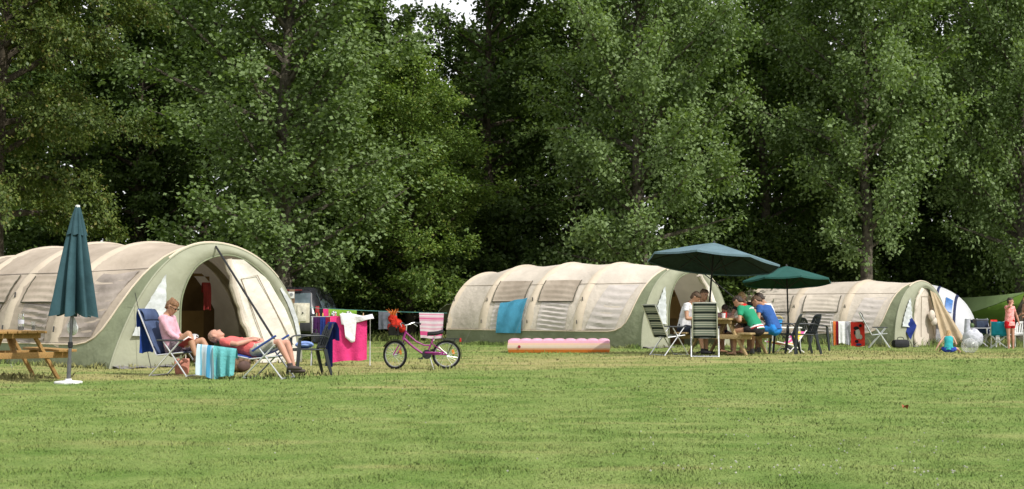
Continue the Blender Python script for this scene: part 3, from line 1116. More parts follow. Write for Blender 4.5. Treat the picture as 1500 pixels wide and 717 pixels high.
TMP = bpy.data.scenes.new('workbench')          # a bench to weld figures on, removed at the end
def fuse(mb, voxel, it=2, fac=.5, disp=None):
    me = mb.mesh('tmp', [], smooth=False)
    o = bpy.data.objects.new('tmp', me)
    TMP.collection.objects.link(o)
    m = o.modifiers.new('r', 'REMESH')
    m.mode = 'VOXEL'
    m.voxel_size = voxel
    if it:
        m = o.modifiers.new('s', 'SMOOTH')
        m.factor = fac
        m.iterations = it
    with bpy.context.temp_override(scene=TMP, view_layer=TMP.view_layers[0]):
        dg = bpy.context.evaluated_depsgraph_get()
        dg.update()
        me2 = bpy.data.meshes.new_from_object(o.evaluated_get(dg))
    bpy.data.objects.remove(o)
    bpy.data.meshes.remove(me)
    me2.materials.clear()
    if disp:
        amp, sc = disp
        N = [v.normal.copy() for v in me2.vertices]
        for v, q in zip(me2.vertices, N):
            v.co += q * amp * mnoise.noise(v.co * sc)
    me2.polygons.foreach_set('use_smooth', [True] * len(me2.polygons))
    return me2

def ik(a, b, l1, l2, pole):
    d = b - a
    L = min(d.length, (l1 + l2) * .985)
    u = d.normalized()
    b = a + u * L
    x = (l1 * l1 - l2 * l2 + L * L) / (2 * L)
    h = math.sqrt(max(1e-5, l1 * l1 - x * x))
    p = (pole - u * pole.dot(u)).normalized()
    return a + u * x + p * h, b

def dirv(pitch, yaw):
    p, y = R(pitch), R(yaw)
    return Vector((math.cos(p) * math.cos(y), math.cos(p) * math.sin(y), math.sin(p)))

def hand(mb, w, d, up, s, curl):
    """palm, four unequal bent fingers and a thumb; d points out of the forearm, up is the back of the hand"""
    d = d.normalized()
    up = (up - d * up.dot(d)).normalized()
    sd = up.cross(d)
    e = w + d * .085 * s
    rings(mb, [w - d * .01, w + d * .035 * s, e], [(.026 * s, .019 * s), (.038 * s, .017 * s), (.040 * s, .014 * s)], sd, 10)
    for k, (off, ln) in enumerate(((-.030, .072), (-.010, .082), (.010, .077), (.029, .060))):
        b0 = e + sd * off * s - d * .012
        c = R(curl * (1 + .08 * k))
        d1 = (d * math.cos(c) - up * math.sin(c)) + sd * off * 1.5
        d2 = d * math.cos(2.1 * c) - up * math.sin(2.1 * c)
        p1 = b0 + d1.normalized() * ln * .55 * s
        p2 = p1 + d2.normalized() * ln * .5 * s
        rings(mb, [b0, p1, p2], rr(.0095 * s, .009 * s, .0075 * s), sd, 7)
    tb = w + d * .028 * s - sd * .030 * s
    t1 = tb + (d * .75 - sd * .65 - up * .15).normalized() * .042 * s
    t2 = t1 + (d * .95 - sd * .15 - up * .35).normalized() * .034 * s
    rings(mb, [tb, t1, t2], rr(.014 * s, .011 * s, .009 * s), sd, 7)

def person(label, loc, rz, pz, lean, legs, hands, head=(0, 0), bend=0, skin=SKIN, hair=('short', H_BROWN), shirt=None, sleeve=.45, bottom=None, leglen=.5,
           shoes=None, s=1.0, female=False, palms=None, poles=None, curls=(35, 35), px=0.0, glasses=False, group=None, shirt_hem=.06, twist=0, bag=1.0):
    """local +x is forward. legs: [(thigh pitch, yaw, shin pitch, foot pitch)] left, right; hands: targets left, right"""
    side = Vector((math.sin(-R(twist)), math.cos(R(twist)), 0))
    Y = Vector((0, 1, 0))
    pel = Vector((px, 0, pz))
    sp = Vector((math.sin(R(lean)), 0, math.cos(R(lean))))
    sp2 = Vector((math.sin(R(lean + bend)), 0, math.cos(R(lean + bend))))
    ws = .165 * s if female else .19 * s
    hp = .105 * s if female else .10 * s
    waist = pel + sp * .20 * s
    chest = waist + (sp + sp2).normalized() * .16 * s
    sho = chest + sp2 * .14 * s
    nb = sho + sp2 * .055 * s
    hd = Vector((math.sin(R(lean + bend + head[0])) , 0, math.cos(R(lean + bend + head[0]))))
    hf = Vector((math.cos(R(lean + bend + head[0])), 0, -math.sin(R(lean + bend + head[0]))))
    Mz = Matrix.Rotation(R(head[1]), 3, hd)
    hf, hs = Mz @ hf, Mz @ Y
    hc = nb + (sp2 * .5 + hd * .5).normalized() * .055 * s + hd * .115 * s + hf * .022 * s
    body = MB()
    cw = .150 if female else .165
    T = [pel - sp * .06 * s, pel + sp * .02 * s, pel + sp * .11 * s, waist, chest, sho - sp2 * .02 * s, sho + sp2 * .035 * s, nb + sp2 * .02 * s]
    Rt = [(.135 * s, .095 * s), ((.175 if female else .165) * s, .118 * s), (.16 * s, .112 * s * bag), (.142 * s, .102 * s * bag), (cw * s, .112 * s), ((cw + .012) * s, .098 * s), (.115 * s, .07 * s), (.058 * s, .056 * s)]
    rings(body, T, Rt, side, 16)
    # neck and head
    rings(body, [nb - sp2 * .03 * s, nb + hd * .05 * s, hc - hd * .06 * s], rr(.060 * s, .054 * s, .058 * s), hs, 12)
    prof_ = [(-.118, .030, .034, .052), (-.100, .045, .050, .040), (-.065, .060, .078, .016), (-.025, .070, .092, .004), (.02, .075, .097, -.002), (.06, .073, .092, -.006), (.092, .058, .070, -.010), (.112, .032, .036, -.012)]
    hr = []
    for z, a, b, fo in prof_:
        c = hc + hd * z * s + hf * fo * s
        hr.append([c + hs * (a * s * math.cos(2 * PI * i / 14)) + hf * (b * s * math.sin(2 * PI * i / 14)) for i in range(14)])
    body.loft(hr)
    rings(body, [hc + hd * .012 * s + hf * .090 * s, hc - hd * .022 * s + hf * .108 * s], rr(.009 * s, .015 * s), hs, 8)     # nose
    rings(body, [hc - hd * .058 * s + hf * .088 * s - hs * .02 * s, hc - hd * .058 * s + hf * .094 * s, hc - hd * .058 * s + hf * .088 * s + hs * .02 * s], rr(.009 * s, .011 * s, .009 * s), hd, 7)  # lips
    for q in (1, -1):
        rings(body, [hc - hd * .025 * s + hs * q * .072 * s - hf * .004, hc + hd * .02 * s + hs * q * .082 * s - hf * .012], rr((.012 * s, .020 * s), (.011 * s, .022 * s)), hs, 8)
    J = dict(pel=pel, waist=waist, chest=chest, sho=sho, nb=nb, hc=hc)
    arms, legj = [], []
    for k, q in enumerate((1, -1)):
        sh = sho + side * q * ws
        tgt = Vector(hands[k])
        pole = Vector(poles[k]) if poles else Vector((-.5, q * .6, -.8))
        el, wr = ik(sh, tgt, .285 * s, .255 * s, pole)
        up = Vector(palms[k]) if palms else Vector((.2, q * .3, 1))
        rings(body, [sho + side * q * .06 * s, sh, sh.lerp(el, .35), el], rr(.062 * s, .058 * s, .048 * s, .038 * s), Vector((.3, .2, .9)), 12)
        rings(body, [el, el.lerp(wr, .3), wr], rr(.039 * s, .041 * s, (.028 * s, .024 * s)), Vector((.3, .2, .9)), 12)
        hand(body, wr, wr - el, up, s, curls[k])
        arms.append((sh, el, wr))
        hip = pel + side * q * hp - sp * .03 * s
        tp, ty, shp, fp = legs[k]
        td, sd_ = dirv(tp, ty * q), dirv(shp, ty * q * .5)
        kn = hip + td * .425 * s
        an = kn + sd_ * .41 * s
        rings(body, [hip - td * .03, hip + td * .10 * s, hip.lerp(kn, .6), kn], rr(.085 * s, .086 * s, .068 * s, .053 * s), Y, 14)
        rings(body, [kn, kn.lerp(an, .28), kn.lerp(an, .7), an], rr(.053 * s, (.056 * s, .060 * s), .042 * s, .033 * s), Y, 12)
        fd = dirv(fp, ty * q * .5)
        heel = an - fd * .05 * s + Vector((0, 0, -.045 * s))
        toe = an + fd * .17 * s + Vector((0, 0, -.055 * s))
        rings(body, [an + Vector((0, 0, -.01)), heel.lerp(toe, .12), heel.lerp(toe, .6), toe], [(.034 * s, .036 * s), (.036 * s, .040 * s), (.044 * s, .026 * s), (.036 * s, .018 * s)], Y, 10)
        legj.append((hip, kn, an, heel, toe, fd))
    me = fuse(body, .0105 * s, 2, .4)
    for m_ in (skin, EYE_M, LIP): me.materials.append(m_)
    eyes = [hc + hd * .012 * s + hf * .093 * s + hs * q * .031 * s for q in (1, -1)]
    lip = hc - hd * .058 * s + hf * .098 * s
    for p in me.polygons:
        c = p.center
        if any((c - e).length < .0135 * s for e in eyes): p.material_index = 1
        elif (c - lip).length < .017 * s: p.material_index = 2
    ob = bpy.data.objects.new('person', me)
    COL.objects.link(ob)
    ob.location = loc
    ob.rotation_euler = (0, 0, rz)
    tag(ob, label, 'person', group)
    def child(name, mb, voxel, mat, it=2, disp=None):
        o = bpy.data.objects.new(name, fuse(mb, voxel, it, .5, disp))
        o.data.materials.append(mat)
        COL.objects.link(o)
        o.parent = ob
        return o
    if hair:
        kind, hm = hair
        mb = MB()
        M = Matrix((hf, hs, hd)).transposed()
        cut = {'short': .02, 'bob': -.01, 'bun': .03, 'long': -.01, 'stubble': .045}[kind]
        gr = 1.02 if kind == 'stubble' else 1.09
        for z, a, b, fo in prof_[3:]:
            pass
        hr = []
        P2 = [(-.055, .050, .035, -.055)] + prof_[3:]
        if kind in ('short', 'bob', 'long', 'bun'):
            P2 = [(-.085, .048, .030, -.052), (-.055, .062, .052, -.036), (-.025, .072, .080, -.010), (.02, .079, .094, -.004), (.055, .079, .097, -.002), (.088, .066, .080, -.006), (.112, .044, .052, -.010)]
        for z, a, b, fo in P2:
            f2 = fo - (.020 if z < .055 else .004)
            c = hc + hd * (z + (.006 if z > .05 else 0)) * s + hf * f2 * s
            hr.append([c + hs * (a * gr * s * math.cos(2 * PI * i / 14)) + hf * (b * gr * s * math.sin(2 * PI * i / 14)) * ((.50 if z < .0 else .72 if z < .05 else .98) if (math.sin(2 * PI * i / 14) > .05 and z < .085) else 1) for i in range(14)])
        mb.loft(hr)
        if kind == 'bun':
            mb.ell(hc + hd * .098 * s - hf * .070 * s, .036 * s)
            mb.ell(hc - hd * .02 * s - hf * .06 * s, (.05 * s, .05 * s, .06 * s))
        if kind in ('bob', 'long'):
            ln = .10 if kind == 'bob' else .24
            rings(mb, [hc + hd * .06 * s - hf * .035 * s, hc - hd * .04 * s - hf * .06 * s, hc - hd * ln * s - hf * .075 * s], [(.085 * s, .06 * s), (.092 * s, .055 * s), (.07 * s, .03 * s)], hs, 12)
        child('hair', mb, .010 * s, hm, 2, (.010 * s, 55))
    if glasses:
        mb = MB()
        for q in (1, -1):
            c = hc + hd * .012 * s + hf * .102 * s + hs * q * .033 * s
            mb.ell(c, (.006, .026, .019), M=Matrix((hf, hs, hd)).transposed())
            mb.tube([c + hs * q * .025, c + hs * q * .05 - hf * .10], .004, 5)
        mb.build('sunglasses', EYE_M, ob)
    if shirt:
        mb = MB()
        g = .016 * s
        T2 = [pel - sp * shirt_hem * s] + T[1:7]
        R2 = [((.178 if female else .172) * s, .122 * s * bag)] + Rt[1:7]
        rings(mb, T2, [(a + g, b + g) for a, b in R2[:-1]] + [(R2[-1][0] + .004, R2[-1][1] + .006)], side, 18, cap0=False, cap1=False)
        for (sh, el, wr), q in zip(arms, (1, -1)):
            pts = [sho + side * q * .05 * s, sh, sh.lerp(el, min(1, .4))]
            ra = [.070, .070, .062]
            if sleeve <= 1:
                pts.append(sh.lerp(el, sleeve)) if sleeve > .42 else None
                if sleeve > .42: ra.append(.061 - .008 * sleeve)
            else:
                pts += [el, el.lerp(wr, sleeve - 1)]
                ra += [.052, .044 - .006 * (sleeve - 1)]
            if sleeve > 0: rings(mb, pts, rr(*[a * s for a in ra]), Vector((.3, .2, .9)), 14, cap1=False)
        child('shirt', mb, .012 * s, shirt, 2, (.012 * s, 11))
    if bottom:
        mb = MB()
        rings(mb, [pel - sp * .075 * s, pel + sp * .02 * s, pel + sp * .10 * s], [(.15 * s, .11 * s), ((.192 if female else .182) * s, .134 * s), (.168 * s, .12 * s * bag)], side, 16, cap1=False)
        for (hip, kn, an, heel, toe, fd), q in zip(legj, (1, -1)):
            if leglen <= 1:
                pts = [hip - (kn - hip).normalized() * .03, hip.lerp(kn, .25), hip.lerp(kn, leglen)]
                ra = [.10, .104, .100 - .028 * leglen]
            else:
                pts = [hip - (kn - hip).normalized() * .03, hip.lerp(kn, .25), kn, kn.lerp(an, leglen - 1)]
                ra = [.10, .104, .075, .062]
            rings(mb, pts, rr(*[a * s for a in ra]), Y, 14, cap1=False)
        child('shorts' if leglen <= 1 else 'trousers', mb, .012 * s, bottom, 2, (.008 * s, 12))
    if shoes:
        for hip, kn, an, heel, toe, fd in legj:
            mb = MB()
            rings(mb, [an + (kn - an).normalized() * .015 * s, heel.lerp(toe, .10), heel.lerp(toe, .6), toe], [(.040 * s, .044 * s), (.043 * s, .050 * s), (.052 * s, .036 * s), (.043 * s, .026 * s)], Y, 12)
            child('shoe', mb, .010 * s, shoes, 1)
    J.update(arms=arms, legs=legj, hd=hd, hf=hf, hs=hs, ob=ob)
    return J

def to_world(J, p):
    o = J['ob']
    return Vector(o.location) + Matrix.Rotation(o.rotation_euler[2], 3, 'Z') @ Vector(p)
# ------------------------------------------------------------------ furniture
NAVY_PL = plain('plastic_dark_green', (.016, .022, .026), .38, .45, .1, 6)
WHITE_PL = plain('plastic_white', (.72, .72, .70), .4, .4, .05, 6)
STRIPE = banded('sling_striped', [(0, (.025, .035, .032)), (.30, (.40, .41, .35)), (.42, (.10, .14, .11)), (.56, (.50, .51, .44)), (.74, (.16, .20, .16)), (.84, (.44, .45, .39))], 1, 4.4, .2)
BLUE_F = plain('sling_blue', (.035, .075, .30), .8, .15, .12, 6, .003, 60, .1)
FLORAL = plain('sling_floral', (.22, .17, .17), .85, .1, .8, 16, 0, 60, .1, dark=(.03, .03, .04))
ARM_PL = plain('armrest_grey', (.06, .065, .07), .45, .4)
ARM_BLUE = plain('armrest_blue', (.03, .07, .28), .45, .4)

def recliner(label, loc, rz, tilt, fabric, arm=ARM_PL, group=None, headroll=True, low=0.0, armtilt=0):
    o = empty('reclining_chair', loc, rz, label, 'chair', group)
    W = .27
    zb = .44 - low
    sd_ = Vector((math.sin(R(tilt)), 0, math.cos(R(tilt))))
    sd_.x *= -1
    B0 = Vector((-.20, 0, zb - .02))
    BL = .80
    def sling(name, p0, p1, w, sag, par=o):
        mb = MB()
        d = (p1 - p0).normalized()
        nrm = Vector((-d.z, 0, d.x))
        mb.sheet([[p0.lerp(p1, j / 16) + Vector((0, -w + 2 * w * i / 8, 0)) - nrm * sag * (math.sin(PI * j / 16) * .6 + .4 * math.sin(PI * i / 8)) for j in range(17)] for i in range(9)])
        return mb.build(name, fabric, par, solid=.008)
    bk = sling('backrest', B0, B0 + sd_ * BL, W - .015, .03)
    sling('seat', Vector((-.19, 0, zb - .02)), Vector((.27, 0, zb + .03)), W - .015, .03)
    if headroll:
        mb = MB()
        mb.sheet([[B0 + sd_ * (BL - .20 + .20 * j / 8) + Vector((sd_.z, 0, -sd_.x)) * (.03 + .025 * math.sin(PI * j / 8)) + Vector((0, -W + .03 + (2 * W - .06) * i / 6, 0)) for j in range(9)] for i in range(7)])
        mb.build('headrest', fabric, bk, solid=.01)
    for q in (1, -1):
        y = W * q
        mb = MB()
        mb.tube([B0 + Vector((0, y, 0)), B0 + sd_ * BL + Vector((0, y * .97, 0))], .013, 8)
        mb.build('back_frame', SILVER, o)
        mb = MB()
        mb.tube([(-.19, y, zb - .03), (.28, y, zb + .02)], .013, 8)
        mb.build('seat_frame', SILVER, o)
        y2 = (W + .03) * q
        mb = MB()
        mb.tube([(.24, y2, zb + .20), (-.30, y2, .0)], .0135, 8)
        mb.build('leg', SILVER, o)
        mb = MB()
        mb.tube([(-.06, y2 - .012 * q, zb + .19), (.36, y2 - .012 * q, .0)], .0135, 8)
        mb.build('leg', SILVER, o)
        mb = MB()
        a = R(armtilt)
        c = Vector((.06, y2, zb + .215))
        M = Matrix.Rotation(-a, 3, 'Y')
        mb.box(c, (.46, .052, .030), M, .012)
        mb.build('armrest', arm, o)
    for x in (-.29, .35):
        mb = MB()
        mb.tube([(x, -W - .03, .012), (x, W + .03, .012)], .012, 8)
        mb.build('crossbar', SILVER, o)
    return o

def plastic_chair(label, loc, rz, mat=NAVY_PL, group=None, s=1.0):
    o = empty('plastic_armchair', loc, rz, label, 'chair', group)
    o.scale = (s, s, s)
    mb = MB()
    mb.sheet([[Vector((-.22 + .46 * i / 8, -(.22 + .02 * i / 8) + 2 * (.22 + .02 * i / 8) * j / 8, .42 + .02 * i / 8 - .014 * math.sin(PI * j / 8) - (.02 * ((i - 6) / 2) ** 2 if i > 6 else 0))) for j in range(9)] for i in range(9)])
    mb.build('seat', mat, o, solid=.018)
    mb = MB()
    def bp(u, v):
        y = (-1 + 2 * u) * (.225 - .02 * v + .02 * math.sin(PI * v))
        return Vector((-.21 - .15 * v - .045 * (1 - (2 * u - 1) ** 2) , y, .43 + .43 * v * (1 - .12 * (2 * u - 1) ** 4)))
    for k in range(5):
        u0, u1 = .10 + .165 * k, .10 + .165 * k + .115
        mb.sheet([[bp(u, .0 + .9 * j / 8) for j in range(9)] for u in (u0, (u0 + u1) / 2, u1)])
    mb.sheet([[bp(i / 12, v) for v in (.80, .9, 1.0)] for i in range(13)])
    mb.sheet([[bp(i / 12, v) for v in (.0, .06, .14)] for i in range(13)])
    mb.sheet([[bp(u, j / 10) for j in range(11)] for u in (0, .04, .10)])
    mb.sheet([[bp(u, j / 10) for j in range(11)] for u in (.90, .96, 1)])
    mb.build('backrest', mat, o, solid=.012)
    for q in (1, -1):
        mb = MB()
        pts = cat_pts([(-.27, .225 * q, .60), (-.20, .27 * q, .645), (-.02, .285 * q, .655), (.16, .28 * q, .645), (.22, .26 * q, .60)], 4)
        mb.sheet([[p + Vector((0, d, abs(d) * -.15)) for p in pts] for d in (-.027, 0, .027)])
        mb.build('armrest', mat, o, solid=.02)
        mb = MB()
        mb.loft([[Vector((x + a, (y + b) * q, z)) for a, b in ((-w_, -w_), (w_, -w_), (w_, w_), (-w_, w_))] for x, y, z, w_ in ((.27, .27, 0, .020), (.245, .262, .25, .024), (.23, .257, .42, .027), (.215, .262, .62, .020))])
        mb.build('leg', mat, o)
        mb = MB()
        mb.loft([[Vector((x + a, (y + b) * q, z)) for a, b in ((-w_, -w_), (w_, -w_), (w_, w_), (-w_, w_))] for x, y, z, w_ in ((-.33, .255, 0, .020), (-.26, .235, .25, .026), (-.22, .225, .43, .028))])
        mb.build('leg', mat, o)
    return o

def woodmat(name, c):
    m, t, out = newmat(name)
    tc = nd(t, 'TexCoord')
    mp = nd(t, 'Mapping')
    mp.inputs['Scale'].default_value = (2, 26, 26)
    t.links.new(tc.outputs['Object'], mp.inputs[0])
    n = noise(t, 2.2, 6, mp.outputs[0], .6)
    n2 = noise(t, 2.5, 3, tc.outputs['Object'])
    r = ramp(t, [(.3, tuple(q * .6 for q in c)), (.7, tuple(q * 1.15 for q in c))])
    t.links.new(n.outputs[0], r.inputs[0])
    r2 = ramp(t, [(.3, (.7, .7, .7)), (.75, (1.1, 1.1, 1.1))])
    t.links.new(n2.outputs[0], r2.inputs[0])
    return finish(m, t, out, mixc(t, r.outputs[0], r2.outputs[0], 1, 'MULTIPLY'), .75, .2, n.outputs[0], .004)
WOOD = woodmat('pine_stained', (.40, .235, .085))
WOOD_G = woodmat('pine_weathered', (.44, .32, .16))

def picnic(label, loc, rz, mat, s=1.0):
    """long axis along local x"""
    o = empty('picnic_table', loc, rz, label, 'table')
    o.scale = (s, s, s)
    mb = MB()
    for k in range(5):
        mb.box((0, -.30 + .15 * k, .735), (1.8, .135, .038), None, .008)
    mb.build('tabletop', mat, o)
    for q in (1, -1):
        mb = MB()
        for k in (0, 1):
            mb.box((0, q * (.62 + .145 * k), .445), (1.8, .135, .038), None, .008)
        mb.build('bench', mat, o)
    for x in (-.6, .6):
        for q in (1, -1):
            mb = MB()
            mb.bar((x + .024 * q, q * .24, .715), (x + .024 * q, q * .64, .0), .045, .10, (1, 0, 0), .006)
            mb.build('leg', mat, o)
        mb = MB()
        mb.box((x - .07, 0, .375), (.045, 1.54, .095), None, .006)
        mb.build('bench_beam', mat, o)
        mb = MB()
        mb.box((x - .07, 0, .675), (.045, .68, .075), None, .006)
        mb.build('top_beam', mat, o)
    for q in (1, -1):
        mb = MB()
        mb.bar((q * .51, 0, .40), (q * .12, 0, .71), .045, .07, (0, 1, 0), .005)
        mb.build('brace', mat, o)
    return o

def hang(name, p0, p1, front, back, mat, label, cat, fold=.02, nf=5, gap=.05, group=None, sag=.0, taper=0.0, skew=0.0, seed=0.0, n=20):
    """cloth laid over a line from p0 to p1; front side falls on the right of p0->p1 seen from above"""
    p0, p1 = Vector(p0), Vector(p1)
    d = (p1 - p0).normalized()
    nrm = Vector((d.y, -d.x, 0)).normalized()
    mb = MB()
    grid = []
    W = (p1 - p0).length
    for i in range(n * 2 + 1):
        u = i / (n * 2)
        base = (p1 - p0) * u
        row = []
        fr = front + skew * (u - .5) + .012 * math.sin(7 * u + seed)
        for j in range(n + 1):                     # bottom of the front up to the line
            v = j / n
            drop = fr * (1 - v)
            k = min(1, drop / .12)
            f = fold * math.sin(u * nf * 2 * PI + seed + .8 * math.sin(3 * v)) * (1 - v) ** .6 + fold * .5 * math.sin(u * nf * 4.7 + seed * 2) * (1 - v)
            row.append(base * (1 - taper * (1 - v)) + d * taper * W * .5 * (1 - v) + nrm * (gap * .5 * k ** .5 + f) - Vector((0, 0, drop + sag * math.sin(PI * u))))
        if back > 0:
            m_ = max(2, int(n * back / front))
            for j in range(1, m_ + 1):
                v = j / m_
                drop = back * v
                k = min(1, drop / .12)
                f = fold * math.sin(u * nf * 2 * PI + seed + 2) * v
                row.append(base - nrm * (gap * .5 * k ** .5 - f) - Vector((0, 0, drop + sag * math.sin(PI * u))))
        grid.append(row)
    mb.sheet(grid)
    o = mb.build(name, mat, loc=p0)
    return tag(o, label, cat, group)

T_BLUE = cloth('towel_blue', (.03, .075, .33), bumpd=.012, bscale=30)
T_NAVY = cloth('towel_navy', (.022, .04, .19), bumpd=.012, bscale=30)
T_TURQ = cloth('towel_turquoise', (.16, .50, .52), bumpd=.012, bscale=30)
T_SKY = cloth('towel_sky_blue', (.095, .37, .56), bumpd=.012, bscale=30)
T_PINK = cloth('towel_pink', (.75, .055, .22), bumpd=.015, bscale=40)
T_WHITE = cloth('cotton_white', (.80, .80, .81), .04)
T_MAROON = cloth('cotton_maroon', (.20, .012, .03))
T_PURPLE = cloth('cotton_purple', (.055, .018, .075))
T_GREY = cloth('cotton_grey', (.13, .14, .17), .2)
T_ORANGE = cloth('cotton_orange', (.72, .20, .05))
T_LBLUE = cloth('pillow_pale_blue', (.26, .38, .72), .1)
T_RED = cloth('cotton_red', (.62, .035, .03))

# ---- left group -------------------------------------------------------------
ax = math.atan2(.8, -.6)
f_ = gnd(90, 555)
pt = Vector((f_.x - .56 - .36, f_.y - .42 + .48, 0))
picnic('stained wooden picnic table with a bottle on it, beside the closed parasol', pt, ax, WOOD)
def on_table(px, Y): return Vector(((px - CX) / F * Y, Y, .755))
GLASS = newmat('clear_glass')
m, t, out = GLASS
b = nd(t, 'BsdfPrincipled')
b.inputs['Base Color'].default_value = (.95, .97, .97, 1)
b.inputs['Roughness'].default_value = .06
b.inputs['Transmission Weight'].default_value = .92
b.inputs['IOR'].default_value = 1.25
nn = noise(t, 6, 3)
rr_ = ramp(t, [(.3, (.04, .04, .04)), (.8, (.16, .16, .16))])
t.links.new(nn.outputs[0], rr_.inputs[0])
t.links.new(rr_.outputs[0], b.inputs['Roughness'])
t.links.new(b.outputs[0], out.inputs[0])
GLASS = m
o = empty('bottle', on_table(32, 21.6), 0, 'clear bottle with brown dregs standing on the stained picnic table', 'bottle')
mb = MB(); mb.lathe([(.0, .0), (.045, .002), (.046, .02), (.046, .17), (.040, .20), (.040, .25), (.043, .262), (.0, .264)], 20); mb.build('glass_body', GLASS, o)
mb = MB(); mb.lathe([(.0, .004), (.041, .006), (.041, .06), (0, .06)], 20); mb.build('drink', plain('cola', (.06, .02, .008), .1, .5), o)
mb = MB(); mb.lathe([(.047, .10), (.0475, .105), (.0475, .16), (.047, .165)], 20); mb.build('label_band', plain('label_pale', (.6, .62, .7), .6), o)
o = empty('drinking_glass', on_table(50, 21.3), 0, 'small green tinted glass beside the clear bottle', 'glass')
mb = MB(); mb.lathe([(0, 0), (.028, .001), (.034, .14), (.030, .14), (.025, .012), (0, .012)], 18); mb.build('glass_body', GLASS, o)
mb = MB(); mb.lathe([(0, .014), (.024, .015), (.028, .08), (0, .08)], 18); mb.build('drink', plain('lime_drink', (.25, .38, .08), .2, .5), o)

# closed parasol
CAN_B = plain('parasol_teal', (.036, .085, .102), .75, .2, .12, 3, .01, 10, trans=.08)
PB = gnd(100, 562)
o = empty('closed_parasol', PB, 0, 'tall folded dark teal parasol in a white base beside the wooden table', 'parasol')
tip = Vector((.09, .03, 2.58))
up = tip.normalized()
M = up.to_track_quat('Z', 'Y').to_matrix()
mb = MB()
mb.lathe([(0, .0), (.20, .0), (.203, .022), (.19, .032), (.05, .045), (.045, .07), (0, .07)], 32)
mb.build('base', plain('concrete_white', (.72, .72, .70), .8, .1), o)
mb = MB(); mb.tube([up * .04, up * 1.2], .024, 12); mb.tube([up * .05, up * .34], .031, 12); mb.tube([up * 1.2, up * 2.50], .02, 10)
mb.build('pole', plain('pole_grey', (.10, .10, .105), .4, .5), o)
def folds(z0, z1, r0, r1, k, dep, nz=16, ph=0.0, scal=.0):
    g = []
    for j in range(nz + 1):
        v = j / nz
        row = []
        for i in range(k * 12 + 1):
            a = 2 * PI * i / (k * 12)
            w_ = abs(math.sin(a * k / 2 + ph + .35 * math.sin(a)))
            r = (r0 + (r1 - r0) * v ** .9) * (1 - dep * (.5 + .5 * v) * (1 - w_ ** 1.25)) * (1 + .05 * math.sin(3 * a + 1))
            z = z0 + (z1 - z0) * v - scal * v * (w_ - .5)
            row.append(M @ Vector((r * math.cos(a + .25 * v + .30 * (1 - w_) * v), r * math.sin(a + .25 * v + .30 * (1 - w_) * v), z)))
        g.append(row)
    return g
mb = MB(); mb.sheet(folds(2.50, 1.02, .07, .36, 8, .80, 22, .2, .09)); cn = mb.build('canopy', CAN_B, o)
mb = MB(); mb.sheet(folds(2.60, 2.20, .035, .155, 8, .40, 10, .2, .05)); mb.build('vent_flap', CAN_B, cn)
mb = MB(); mb.lathe([(.0, 2.63), (.03, 2.625), (.035, 2.60), (.03, 2.58)], 12, M=M); mb.build('finial', WHITE_PL, o)
for k in range(8):
    a = 2 * PI * k / 8
    mb = MB(); mb.tube([M @ Vector((.02 * math.cos(a), .02 * math.sin(a), 2.4)), M @ Vector((.10 * math.cos(a), .10 * math.sin(a), .98))], .006, 5)
    mb.build('rib', BLACK, o)
mb = MB(); mb.lathe([(.024, .52), (.036, .53), (.036, .60), (.024, .61)], 12, M=M); mb.build('collar', BLACK, o)
# bag of bread on the parasol
BAGM = plain('plastic_bag', (.80, .80, .80), .25, .6, .08, 12, .02, 18, trans=.15)
mb = MB()
mb.ell((0, 0, 0), (.085, .075, .13), 22, 16)
for i, v in enumerate(mb.v):
    q = Vector(v)
    f = 1 + .16 * mnoise.noise(q * 14)
    top_ = max(0, q.z) / .13
    mb.v[i] = tuple(Vector((q.x * f * (1 - .55 * top_), q.y * f * (1 - .55 * top_), q.z * (1.0 + .25 * top_))))
bagp = PB + M @ Vector((.115, -.02, .83))
o = mb.build('plastic_bag', BAGM, loc=bagp)
tag(o, 'white plastic bag of bread hanging under the closed parasol', 'bag')
mb = MB(); mb.ell((.0, 0, -.055), (.06, .05, .055)); mb.ell((.02, .01, .01), (.05, .05, .05)); mb.build('bread', plain('bread_crust', (.48, .28, .12), .8), o)
mb = MB(); mb.tube([(0, 0, .15), (-.05, 0, .24), (-.09, .02, .27)], .007, 5); mb.build('bag_handle', BAGM, o)

# woman reading
WC = on(258, 22.4)
wrz = R(-14)
recliner('reclining garden chair under the woman reading', WC, wrz, 25, plain('sling_slate', (.07, .10, .19), .8, .15, .15, 6, .003, 60, .1), low=.07)
JW = person('woman in a pink top and sunglasses reading a book in a garden chair', WC + Vector((-.02, 0, 0)), wrz, .455, -23,
            [(20, 14, -62, -10), (38, 10, -68, -10)], [(.20, .12, .60), (.24, -.15, .56)], head=(38, -6), bend=18, skin=SKIN_T, hair=('bun', H_RED), shirt=cloth('jersey_pink', (.72, .42, .50), .08),
            sleeve=1.8, bottom=plain('shorts_print', (.20, .15, .17), .85, .1, .8, 22, dark=(.03, .025, .035)), leglen=.55, glasses=True, female=True, palms=[(.3, .9, .2), (.3, -.9, .3)], poles=[(-.6, .5, -.9), (-.6, -.5, -.9)], curls=(45, 40), shoes=plain('sandal_brown', (.12, .07, .04), .6))
